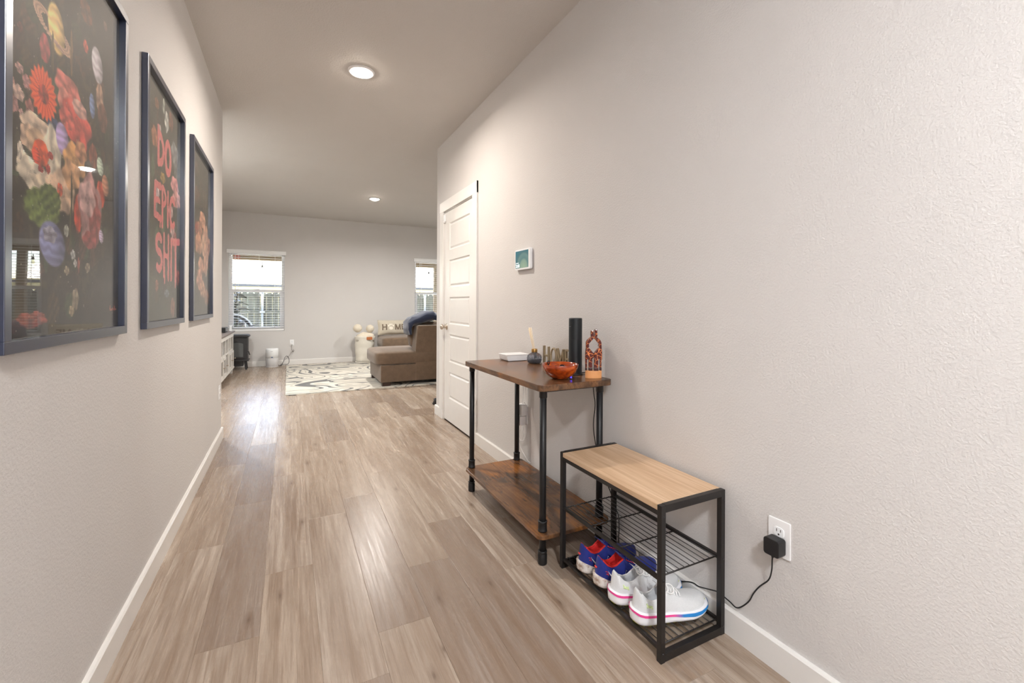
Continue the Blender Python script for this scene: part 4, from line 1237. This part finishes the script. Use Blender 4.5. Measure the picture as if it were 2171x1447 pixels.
# ---- HOME pillow leaning on the far section
pl = thing('throw_pillow', 'beige lumbar pillow printed with the word HOME', 'pillow', (1.865, 8.88, .536), math.radians(0))
pl.rotation_euler = (math.radians(-14), 0, 0)
pm = fabric('oatmeal_linen', (200, 190, 172), 260, .9, .1, .05, 20)
PW2, PH2, PT = .315, .148, .070
def pil(u, v, sgn):
    x, z = (u * 2 - 1), (v * 2 - 1)
    e = max(0, 1 - abs(x) ** 3.2) ** .55 * max(0, 1 - abs(z) ** 2.6) ** .55
    wr = .006 * math.sin(9 * x + 4 * z) * e
    px_ = x * PW2 * (1 - .05 * (1 - abs(z)) * abs(x)); pz_ = PH2 + z * PH2 * (1 - .10 * (1 - x * x) * .5)
    return (px_, sgn * (PT * e + wr * .6), pz_)
MB().grid(lambda u, v: pil(u, v, -1), 30, 18).grid(lambda u, v: pil(u, v, 1), 30, 18).build('pillow_cover', pm, pl)
edge = [pil(u, v, 0) for u, v in [(i / 20, 0) for i in range(21)] + [(1, i / 12) for i in range(1, 13)] + [(1 - i / 20, 1) for i in range(1, 21)] + [(0, 1 - i / 12) for i in range(1, 12)]]
MB().tube(edge, .004, 6, closed=True).build('piping', pm, pl)
ink = plain('brown_grey_ink', (112, 98, 84), .85)
def on_pillow(x, z):
    u, v = (x / PW2 + 1) / 2, None
    v = z / (2 * PH2)
    p = pil(u, v, -1)
    return (p[0], p[1] - .0025, p[2])
def stroke(mb, x0, z0, x1, z1, w):
    d = Vector((x1 - x0, z1 - z0)); n_ = Vector((-d.y, d.x)).normalized() * (w / 2)
    N = 8
    vs = []
    for i in range(N + 1):
        q = Vector((x0, z0)) + d * (i / N)
        for s_ in (-1, 1):
            r_ = q + n_ * s_
            vs.append(on_pillow(r_.x, r_.y))
    mb.add(vs, [(2 * i, 2 * i + 1, 2 * i + 3, 2 * i + 2) for i in range(N)])
zb_, zt_ = .085, .205
m = MB(); stroke(m, -.232, zb_, -.232, zt_, .024); stroke(m, -.160, zb_, -.160, zt_, .024); stroke(m, -.232, (zb_ + zt_) / 2, -.160, (zb_ + zt_) / 2, .022); m.build('letter_h', ink, pl)
m = MB(); stroke(m, .020, zb_, .020, zt_, .024); stroke(m, .110, zb_, .110, zt_, .024); stroke(m, .022, zt_ - .006, .065, zb_ + .004, .024); stroke(m, .108, zt_ - .006, .065, zb_ + .004, .024); m.build('letter_m', ink, pl)
m = MB(); stroke(m, .150, zb_, .150, zt_, .024)
for z in (zb_ + .011, (zb_ + zt_) / 2, zt_ - .011): stroke(m, .150, z, .212, z, .021)
m.build('letter_e', ink, pl)
pawm = plain('pale_print', (228, 220, 206), .85)
m = MB()
def blob(mb, cx, cz, rx, rz, n=16):
    mb.add([on_pillow(cx, cz)] + [on_pillow(cx + rx * math.cos(2 * PI * i / n), cz + rz * math.sin(2 * PI * i / n)) for i in range(n)], [(0, i + 1, (i + 1) % n + 1) for i in range(n)])
blob(m, -.070, .120, .040, .034)
for dx, dz in ((-.045, .050), (-.017, .075), (.017, .075), (.045, .050)): blob(m, -.070 + dx, .120 + dz, .014, .021)
m.build('paw_print', pawm, pl)

# ---- navy throw on the sofa back
bl_ = thing('throw_blanket', 'folded navy blue blanket draped over the sofa back', 'blanket', (1.755, 6.46, .905))
cl = [(1.500, .70, .022), (1.487, .78, .030), (1.500, .850, .050), (1.555, .895, .062), (1.64, .918, .066), (1.74, .955, .074), (1.83, .972, .070), (1.885, .945, .050), (1.905, .915, .012)]
rr_ = []
for i, (x, z, th) in enumerate(cl):
    row = []
    nx_, nz_ = cl[min(i + 1, len(cl) - 1)], cl[max(i - 1, 0)]
    d = Vector((nx_[0] - nz_[0], nx_[1] - nz_[1])).normalized(); nrm = Vector((-d.y, d.x))
    for j in range(28):
        a = 2 * PI * j / 28
        yy = math.copysign(abs(math.cos(a)) ** .6, math.cos(a)) * .30
        hh = math.copysign(abs(math.sin(a)) ** .7, math.sin(a)) * th * (1 + .10 * math.sin(7 * yy * 6 + i)) + .009 * math.sin(i * 1.7 + j) + .006 * math.sin(j * 2.3 + i * 3.1)
        row.append((x + nrm.x * hh - 1.70, yy * .62, z + nrm.y * hh - .9))
    rr_.append(row)
MB().rings(rr_, cap0=True, cap1=True).build('folded_cloth', fabric('navy_fleece', (38, 46, 70), 240, .95, .4, .18, 14), bl_)
hem = [r[20] for r in rr_]
MB().tube(hem, .004, 6).build('hem', fabric('navy_hem', (38, 46, 72), 240, .95, .3, .1), bl_)

# ---- white storage sack with pompom throw
bs = thing('storage_basket', 'tall white woven fabric basket with a leather tag beside the sofa', 'basket', (1.315, 8.955, .011))
wv = fabric('white_woven_cotton', (226, 220, 208), 160, .95, .1, .03, 10)
rings_ = []
for i in range(22):
    z = .0 + .505 * i / 21
    row = []
    for j in range(40):
        a = 2 * PI * j / 40
        rr1 = .165 + .020 * (i / 21) + .0035 * math.sin(i * 1.0 + 1.2 * math.sin(a)) + .003 * math.sin(3 * a + i * .4)
        if i == 0: rr1 -= .012
        row.append((rr1 * math.cos(a), rr1 * .82 * math.sin(a), z + .010 * math.sin(2 * a) * (i / 21)))
    rings_.append(row)
inner = [[(x * .95, y * .95, z) for x, y, z in rings_[-1]], [(x * .93, y * .93, z - .12) for x, y, z in rings_[-1]]]
MB().rings(rings_ + inner, cap0=True, cap1=True).build('sack', wv, bs)
MB().lathe([(.150, .0), (.172, .004), (.174, .018), (.165, .022)], n=36).build('bottom_band', wv, bs)
MB().box(.012, .118, -.1595, -.152, .445, .500).build('leather_tag', plain('tan_leather', (176, 104, 58), .6), bs, bevel=.002)
pt = thing('pompom_blanket', 'cream knitted blanket with big pompoms stuffed into the white basket', 'blanket', (1.315, 8.955, .49))
cream = fabric('cream_knit', (228, 217, 198), 200, .95, .2, .06, 30)
lump = cushion(-.15, .15, -.12, .12, -.08, .10, 2.4, 28, 14, 0, .12, 4)
lump.v = [(x, y, z) for x, y, z in lump.v]
lump.build('blanket_folds', cream, pt)
l2 = cushion(.03, .17, -.11, .06, -.05, .085, 2.2, 24, 12, 0, .10, 9); l2.build('blanket_folds', cream, pt)
def pompom(c_, r_, seed):
    rs_ = random.Random(seed); rw = []
    for i in range(21):
        la = -PI / 2 + PI * i / 20
        rw.append([(c_[0] + (r_ + rs_.uniform(-.004, .004)) * math.cos(la) * math.cos(2 * PI * j / 30), c_[1] + (r_ + rs_.uniform(-.004, .004)) * math.cos(la) * math.sin(2 * PI * j / 30), c_[2] + (r_ + rs_.uniform(-.003, .003)) * math.sin(la)) for j in range(30)])
    MB().rings(rw).build('pompom', cream, pt)
pompom((-.135, -.02, .185), .080, 1); pompom((.095, -.02, .172), .076, 2)

# ---- air purifier
ap = thing('air_purifier', 'white and grey round air purifier on the floor by the back wall', 'air purifier', (-.268, 9.075, 0))
MB().lathe([(.098, .168), (.103, .170), (.1035, .310), (.099, .328), (.086, .336), (.06, .337), (0, .332)], n=48).build('upper_shell', M['whitegloss'], ap)
MB().lathe([(0, .012), (.097, .012), (.1005, .020), (.1005, .166), (.098, .168)], n=48).build('intake_grille', plain('pale_grey_mesh', (196, 194, 194), .6, 0, .04, 700, .4), ap)
MB().lathe([(0, 0), (.094, 0), (.098, .006), (.098, .012), (0, .0125)], n=40).build('base', M['white'], ap)
MB().box(-.014, .014, -.1045, -.1015, .172, .190).build('control_panel', plain('blue_grey_panel', (96, 112, 140), .3), ap)
MB().box(-.024, .012, -.1042, -.1020, .283, .289).build('logo_print', plain('grey_logo', (158, 160, 162), .5), ap)
cd = thing('cable_bundle', 'loose dark cords looping from the outlet down to the air purifier', 'cord', (-.03, 9.2, 0))
O = (-.03, 9.2, 0)
MB(O).tube(smooth_path([(-.165, 9.07, .03), (-.135, 9.09, .010), (-.10, 9.10, .05), (-.06, 9.13, .16), (-.02, 9.15, .17), (.005, 9.16, .10), (-.01, 9.16, .03), (-.07, 9.17, .022), (-.14, 9.15, .018)]), .0045, 6).build('black_cord', M['blackpl'], cd)
MB(O).tube(smooth_path([(.052, 9.255, .392), (.045, 9.235, .33), (.05, 9.23, .27), (.075, 9.23, .26), (.04, 9.23, .235), (.01, 9.22, .18), (-.03, 9.20, .14), (-.08, 9.19, .08), (-.12, 9.18, .03)]), .003, 6).build('grey_cord', plain('grey_cord', (126, 118, 112), .6), cd)
MB(O).box(.035, .069, 9.225, 9.254, .375, .405).build('plug', M['white'], cd, bevel=.003)
MB(O).tube(smooth_path([(.062, 9.24, .29), (.09, 9.235, .265), (.055, 9.235, .255), (.085, 9.235, .245), (.05, 9.235, .24)]), .003, 6).build('cord_coil', D.materials['grey_cord'], cd)

# ---- electric stove heater
sv = thing('stove_heater', 'black freestanding stove heater with an arched window', 'heater', (-.785, 8.99, 0))
iron = plain('black_cast_iron', (52, 51, 52), .5, .1, .1, 200, .1)
MB().box(-.158, .150, -.125, .115, .150, .560).build('firebox', iron, sv, bevel=.008)
MB().prism([(-.175, .560), (.170, .560), (.176, .575), (.168, .592), (.140, .602), (-.150, .602), (-.178, .590)], -.145, .125, 'XZ').build('top_plate', iron, sv, bevel=.004)
MB().prism([(-.165, .150), (.165, .150), (.172, .160), (.160, .172), (-.160, .172)], -.14, .12, 'XZ').build('hearth_lip', iron, sv, bevel=.003)
MB().box(-.12, .08, -.10, .10, .062, .150).build('ash_box', iron, sv, bevel=.006)
arch = [(-.115, .195), (.112, .195), (.112, .46)] + [(-.0015 + .1135 * math.cos(math.radians(a)), .46 + .035 * math.sin(math.radians(a))) for a in range(0, 181, 15)]
dr = MB().prism(arch, -.139, -.124, 'XZ').build('door', iron, sv, bevel=.004)
arch2 = [(-.088, .225), (.085, .225), (.085, .44)] + [(-.0015 + .0865 * math.cos(math.radians(a)), .44 + .028 * math.sin(math.radians(a))) for a in range(0, 181, 15)]
MB().prism(arch2, -.1405, -.1385, 'XZ').build('window_glass', plain('smoky_glass', (98, 100, 100), .12), dr)
MB().tube([(.150, -.12, .31), (.168, -.138, .315), (.176, -.150, .285), (.186, -.156, .255)], [.006, .006, .009, .008], 10).build('handle', iron, sv)
for sx in (-1, 1):
    for sy in (-1, 1):
        MB().prism([(0, 0), (.030 * sx, 0), (.012 * sx, .152), (-.018 * sx, .152)], sy * .085 - .014, sy * .085 + .014, 'XZ').build('leg', iron, sv, loc=(sx * .112, 0, 0), bevel=.003)

# ---- media console
mc = thing('media_console', 'white media console with open cubbies and a grey wood top', 'console', (-1.04, 7.72, 0))
O = (-1.04, 7.72, 0)
wp = plain('distressed_white_paint', (220, 217, 212), .5, var=.04)
gw = plain('weathered_grey_wood', (124, 112, 106), .6, var=.15)
fx, bk_ = -.812, -1.27
c0, c1 = 6.90, 8.545
MB(O).prism([(bk_, .662), (fx + .004, .662), (fx + .020, .674), (fx + .020, .692), (bk_, .692)], c0 - .03, c1 + .03, 'XZ').build('console_top', gw, mc)
MB(O).box(bk_, fx, c0, c0 + .025, .09, .662).build('side_panel', wp, mc)
MB(O).box(bk_, fx, c1 - .025, c1, .09, .662).build('side_panel', wp, mc)
MB(O).box(bk_, bk_ + .012, c0, c1, .09, .662).build('back_panel', wp, mc)
MB(O).box(bk_, fx - .004, c0 + .002, c1 - .002, .385, .415).build('middle_shelf', wp, mc)
MB(O).box(bk_, fx + .012, c0 - .01, c1 + .01, .085, .115).build('bottom_board', wp, mc, bevel=.004)
MB(O).box(fx - .018, fx + .001, c0, c1, .610, .661).build('top_face_rail', wp, mc)
n = 5
for i in range(n + 1):
    y = c0 + (c1 - c0 - .045) * i / n
    MB(O).box(fx - .018, fx, y, y + .045, .115, .610).build('face_stile', wp, mc)
for i in range(n):
    y0 = c0 + (c1 - c0 - .045) * i / n + .045; y1 = c0 + (c1 - c0 - .045) * (i + 1) / n
    if i in (0, 1, 3, 4):
        dd = MB(O); e = .034
        dd.box(fx - .012, fx + .010, y0 + .003, y0 + e, .118, .382).box(fx - .012, fx + .010, y1 - e, y1 - .003, .118, .382).box(fx - .012, fx + .010, y0 + e, y1 - e, .118, .118 + e).box(fx - .012, fx + .010, y0 + e, y1 - e, .382 - e, .382)
        dj = dd.build('door', wp, mc)
        MB(O).box(fx - .002, fx + .001, y0 + e, y1 - e, .118 + e, .382 - e).build('door_glass', M['glass'], dj)
        MB(O).lathe([(0, .030), (.009, .028), (.011, .020), (.006, .010), (.006, 0)][::-1], (fx + .010, y1 - .02, .25), 14, 'X').build('knob', M['nickel'], dj)
for x in (bk_ + .03, fx - .03):
    for y in (c0 + .03, c1 - .03):
        MB(O).prism([(-.025, .09), (.025, .09), (.018, 0), (-.018, 0)], y - .025, y + .025, 'XZ').build('foot', wp, mc, loc=(x, 0, 0))
bxx = thing('receiver_box', 'black media receiver box on top of the media console', 'receiver', (-.965, 8.14, .692))
MB().box(-.10, .10, -.14, .14, .006, .076).build('case', M['blackpl'], bxx, bevel=.003)
MB().box(.100, .1012, -.13, .13, .016, .066).build('front_panel', plain('dark_fascia', (44, 42, 42), .25), bxx)
for sx in (-.08, .08):
    for sy in (-.12, .12): MB().lathe([(0, 0), (.012, 0), (.012, .007)], (sx, sy, 0), 12).build('foot', M['blackpl'], bxx)
cm = thing('small_camera', 'small white camera with a black face on the end of the media console', 'camera', (-.845, 8.49, .692))
MB().box(-.018, .018, -.022, .022, .004, .088).build('case', M['whitegloss'], cm, bevel=.006)
MB().box(.017, .0195, -.017, .017, .026, .082).build('face', M['blackpl'], cm, bevel=.001)
MB().lathe([(0, 0), (.022, 0), (.020, .005), (0, .006)], n=20).build('stand', M['white'], cm)
bo2 = thing('red_bottle', 'small bottle with dark red liquid inside the media console', 'bottle', (-.88, 7.95, .115))
MB().lathe([(0, 0), (.024, 0), (.025, .006), (.025, .085), (.012, .105), (.010, .12)], n=20).build('flask', plain('dark_red_glass', (120, 36, 48), .15), bo2)
MB().lathe([(.012, .118), (.0125, .14), (0, .141)], n=16).build('cap', M['white'], bo2)
gc = thing('game_controller', 'pale grey gadget in the upper cubby of the media console', 'gadget', (-.90, 7.15, .415))
cushion(-.05, .05, -.07, .07, 0, .05, 3).build('shell', plain('pale_grey_plastic', (190, 192, 200), .4), gc)
MB().lathe([(0, .05), (.012, .052), (.014, .062), (0, .066)], (0, .03, 0), 14).build('thumb_stick', M['blackpl'], gc)
# ---- dark bowl just past the right wall corner
pb = thing('pet_bowl', 'black pet bowl on the floor just beyond the right wall corner', 'bowl', (1.595, 4.93, 0))
MB().lathe([(0, .004), (.110, .0), (.118, .006), (.104, .042), (.108, .052), (.098, .054), (.088, .044), (.075, .018), (0, .016)], n=40).build('dish', M['blackpl'], pb)
MB().lathe([(.112, 0), (.121, 0), (.121, .004), (.112, .006)], n=40).build('rubber_ring', plain('black_rubber', (18, 18, 18), .9), pb)

# ================================================================== OUTSIDE THE WINDOWS
gr = MB().box(-30, 34, YB + .14, 60, -.45, -.30)
g = struct('ground', gr, plain('dry_lawn', (52, 52, 36), .95, var=.25, bscale=60, bstr=.6), 'dry lawn behind the house')
struct('patio_slab', MB().box(-6, 8, YB + .14, 12.6, -.30, -.08), plain('concrete', (92, 90, 86), .85, var=.08, bscale=80, bstr=.2), 'concrete patio slab')
pc = thing('patio_cover', 'tan wooden patio cover outside the living room windows', 'patio cover', (1, 11, 0))
O = (1, 11, 0)
tan = plain('tan_painted_wood', (122, 104, 78), .7, var=.08)
MB(O).box(-6, 8, 12.06, 12.24, 2.172, 2.66).build('beam', tan, pc, bevel=.006)
MB(O).box(-6, 8, YB + .16, 12.6, 2.66, 2.74).build('roof_deck', tan, pc)
for x in (-5.9, 3.64, 7.8): MB(O).box(x, x + .125, 12.08, 12.205, -.08, 2.172).build('post', tan, pc, bevel=.006)
for i in range(18): MB(O).box(-5.9 + i * .8, -5.86 + i * .8, YB + .16, 12.6, 2.50, 2.66).build('rafter', tan, pc)
MB(O).box(-1.14, -1.02, 12.02, 12.06, 2.175, 2.265).build('red_tag', plain('faded_red', (150, 70, 58), .7), pc)

# string lights
sl = thing('string_lights', 'dark string light cord with hanging bulbs outside the window', 'string lights', (-.6, 11.8, 2.1))
O = (-.6, 11.8, 2.1)
knots_ = [(-2.4, 2.12), (-1.80, 2.05), (-1.17, 2.115), (-.90, 2.095), (-.56, 2.095), (-.40, 2.06), (-.15, 2.025), (.4, 2.04), (1.0, 2.10), (1.8, 2.03), (2.6, 2.10), (3.2, 2.05), (3.42, 2.08), (4.0, 2.05), (5.0, 2.1)]
MB(O).tube(smooth_path([(x, 11.8, z) for x, z in knots_], 6), .005, 6).build('cord', M['blackpl'], sl)
bulbm = clear_pane('bulb_glass', 1.5, (235, 230, 215))
for x, z in [(-1.165, 2.115), (-.56, 2.095), (.4, 2.04), (1.0, 2.10), (2.6, 2.10), (3.40, 2.08), (5.0, 2.1)]:
    k = MB(O).lathe([(0, 0), (.007, 0), (.010, -.02), (.010, -.055), (.022, -.075), (.023, -.112), (.018, -.115), (0, -.115)], (x, 11.8, z), 14).build('socket', M['blackpl'], sl)
    MB(O).lathe([(.013, -.115), (.026, -.145), (.028, -.165), (.018, -.19), (0, -.198)], (x, 11.8, z), 14).build('bulb', bulbm, k)

# fence
fn = thing('wood_fence', 'weathered grey wooden picket fence across the back yard', 'fence', (0, 13.5, -.30))
t = NT('weathered_grey_wood_picket')
a = t.noise(t.coord((10, 10, 1.1), rnd=7), 1.6, 5, .65)
oi = t.n('ObjectInfo')
cA = t.ramp(a, [(.3, (70, 73, 67)), (.5, (104, 108, 100)), (.7, (130, 132, 122))])
t.base(t.mix(t.math('MULTIPLY', oi.outputs['Random'], .45), cA, (64, 68, 62))); t.set(Roughness=.9); t.bump(a, .4, .006)
pk = MB().prism([(-.069, 0), (.069, 0), (.069, 1.70), (.045, 1.735), (-.045, 1.735), (-.069, 1.70)], -.009, .009, 'XZ').mesh('picket', t.m)
rnf = random.Random(5)
for i in range(84): inst('picket', pk, fn, (-4.6 + i * .1425, rnf.uniform(-.004, .004), rnf.uniform(-.012, .006)))
for z in (1.18, 1.615, .30): MB().box(-4.7, 7.4, -.050, -.010, z, z + .075).build('rail', t.m, fn)
galv = plain('galvanised_steel', (176, 182, 184), .4, .6)
for x in (-3.07, -.63, 1.81, 3.75, 6.2):
    p = MB().tube([(x, -.075, 0), (x, -.075, 1.72)], .028, 14).build('post', galv, fn)
    MB().lathe([(.033, 1.70), (.034, 1.725), (.022, 1.745), (0, 1.75)], (x, -.075, 0), 16).build('post_cap', galv, p)
    MB().box(x - .06, x + .06, -.11, -.05, 1.195, 1.235).build('bracket', galv, p)

# neighbour's house
nh = thing('neighbour_house', 'cream neighbour house with a pale tiled roof beyond the fence', 'house', (0, 20.6, -.30))
O = (0, 20.6, -.30)
MB(O).box(-14, 18, 20.6, 30, -.30, 1.95).build('wall', plain('cream_siding', (232, 214, 168), .8, var=.03), nh)
rt = NT('pale_roof_tile')
ra = rt.noise(rt.coord((1, 1, 1)), 5, 3)
rt.base(rt.ramp(ra, [(.3, (206, 198, 184)), (.7, (232, 226, 214))])); rt.set(Roughness=.8)
rows, pitch, run = 44, .30, .30
rm = MB()
nxr = 360
for k in range(rows):
    y0 = 20.05 + k * run * math.cos(math.radians(24)); z0 = 1.87 + k * run * math.sin(math.radians(24))
    y1 = y0 + (run + .05) * math.cos(math.radians(24)); z1 = z0 + (run + .05) * math.sin(math.radians(24))
    vs = []
    for i in range(nxr + 1):
        x = -12 + 28 * i / nxr
        wv_ = .022 * math.sin(x * 2 * PI / .31)
        vs += [(x, y0, z0 + .045 + wv_), (x, y0 + .004, z0 + .005 + wv_), (x, y1, z1 + wv_)]
    fs = []
    for i in range(nxr):
        b = 3 * i
        fs += [(b, b + 3, b + 5, b + 2), (b + 1, b + 4, b + 3, b)]
    rm.smooth = False
    rm.add(vs, fs)
o = rm.build('tile_roof', rt.m, nh); o['kind'] = 'stuff'
MB(O).box(-14, 18, 19.98, 20.08, 1.80, 1.875).build('gutter', plain('dark_gutter', (84, 82, 86), .5), nh)
MB(O).box(-14, 18, 20.06, 20.10, 1.70, 1.80).build('fascia', plain('pale_fascia', (226, 206, 160), .7), nh)
nw = MB(O).box(-1.62, -1.12, 20.56, 20.62, 1.0, 1.76).build('window', plain('pale_green_window', (150, 172, 150), .25), nh)
MB(O).box(-1.68, -1.06, 20.555, 20.60, .94, 1.0).box(-1.68, -1.06, 20.555, 20.60, 1.76, 1.80).box(-1.68, -1.62, 20.555, 20.60, 1.0, 1.76).box(-1.12, -1.06, 20.555, 20.60, 1.0, 1.76).build('window_trim', M['vinyl'], nw)

# potted plant on the patio
pp = thing('potted_plant', 'dark leafy rubber plant standing on the patio behind the blind', 'plant', (-.97, 10.62, -.08))
MB().lathe([(0, 0), (.14, 0), (.15, .01), (.19, .34), (.20, .35), (.20, .38), (.18, .38), (.17, .33), (0, .32)], n=28).build('pot', plain('dark_planter', (52, 50, 48), .6), pp)
MB().lathe([(0, .335), (.17, .335)], n=24).build('soil', plain('soil', (48, 38, 30), .95, bscale=80, bstr=.5), pp)
lfm = plain('dark_green_leaf', (44, 54, 38), .4, var=.3)
MB().tube([(0, 0, .33), (.02, 0, .8), (-.01, .02, 1.2), (.03, 0, 1.42)], .014, 8).build('stem', plain('woody_stem', (84, 72, 54), .8), pp)
def leaf_mesh():
    vs, fs = [], []
    for i in range(9):
        u = i / 8; w = .052 * math.sin(PI * u ** .8) + .001
        z = .02 * math.sin(u * 2.4) - .05 * u * u
        vs += [(u * .19, -w, z + .012), (u * .19, 0, z), (u * .19, w, z + .012)]
    for i in range(8):
        b = 3 * i; fs += [(b, b + 3, b + 4, b + 1), (b + 1, b + 4, b + 5, b + 2)]
    mb = MB(); mb.smooth = True
    return mb.add(vs, fs).mesh('leaf', lfm)
lf = leaf_mesh(); rl = random.Random(12)
for i in range(46):
    z = .52 + .92 * (i / 45)
    a = i * 2.4
    o = inst('leaf', lf, pp, (.02 * math.cos(a), .02 * math.sin(a), z), (rl.uniform(-.4, .4), rl.uniform(-.7, .25), a))
    sc_ = rl.uniform(.75, 1.25); o.scale = (sc_, sc_, sc_)

# covered grill and bicycle
gl = thing('covered_grill', 'dark covered grill low outside the window next to the plant', 'grill', (-1.22, 11.35, -.08))
gc_ = fabric('charcoal_cover', (66, 64, 60), 90, .9, .1, .2, 5)
cushion(-.42, .36, -.26, .26, 0.0, .96, 6, 36, 22, .02, .03, 3).build('cover', gc_, gl)
MB().tube([(-.40, -.255, .12), (-.1, -.27, .10), (.2, -.265, .12), (.35, -.25, .10)], .006, 6).build('hem_cord', M['blackpl'], gl)
bk2 = thing('bicycle', 'bicycle with a pale fender parked against the covered grill', 'bicycle', (-.99, 10.10, -.08))
R_ = .335
def circ(r_, n_=40, c_=(0, 0), a0=0, a1=360):
    return [(c_[0] + r_ * math.cos(math.radians(a0 + (a1 - a0) * i / n_)), 0, c_[1] + r_ * math.sin(math.radians(a0 + (a1 - a0) * i / n_))) for i in range(n_ + (0 if a1 - a0 == 360 else 1))]
zc = .64
tire, rim_, fend = plain('tyre_rubber', (40, 38, 36), .9), galv, plain('pale_fender', (222, 222, 218), .35)
W_ = MB().tube(circ(R_, 48, (0, zc)), .022, 10, closed=True).build('tyre', tire, bk2)
MB().tube(circ(R_ - .03, 48, (0, zc)), .009, 8, closed=True).build('rim', rim_, bk2)
spk = MB()
for i in range(20):
    a = 2 * PI * i / 20
    spk.tube([(.02 * math.cos(a + .5), .012 * (-1) ** i, zc + .02 * math.sin(a + .5)), ((R_ - .03) * math.cos(a), 0, zc + (R_ - .03) * math.sin(a))], .0016, 5)
spk.build('spokes', plain('yellowed_spoke', (196, 190, 130), .4, .3), bk2)
MB().tube(circ(R_ + .034, 24, (0, zc), 0, 110), .016, 8).build('fender', fend, bk2)
MB().tube([(0, .03, zc), (-.12, .03, 1.02), (-.16, .02, 1.15)], .016, 10).build('fork', galv, bk2)
MB().tube([(-.14, .03, 1.05), (-.60, .03, .85), (-.62, .03, .45)], .018, 10).build('frame_tube', plain('dark_bike_paint', (60, 44, 44), .35), bk2)
MB().tube([(R_ - .02, -.02, zc + .13), (R_ + .05, -.05, zc + .155), (R_ + .11, -.05, zc + .17)], [.008, .012, .010], 8).build('pedal', M['blackpl'], bk2)
MB().tube([(0, .03, 0.02), (0.02, .05, zc)], .010, 8).build('kickstand', galv, bk2)
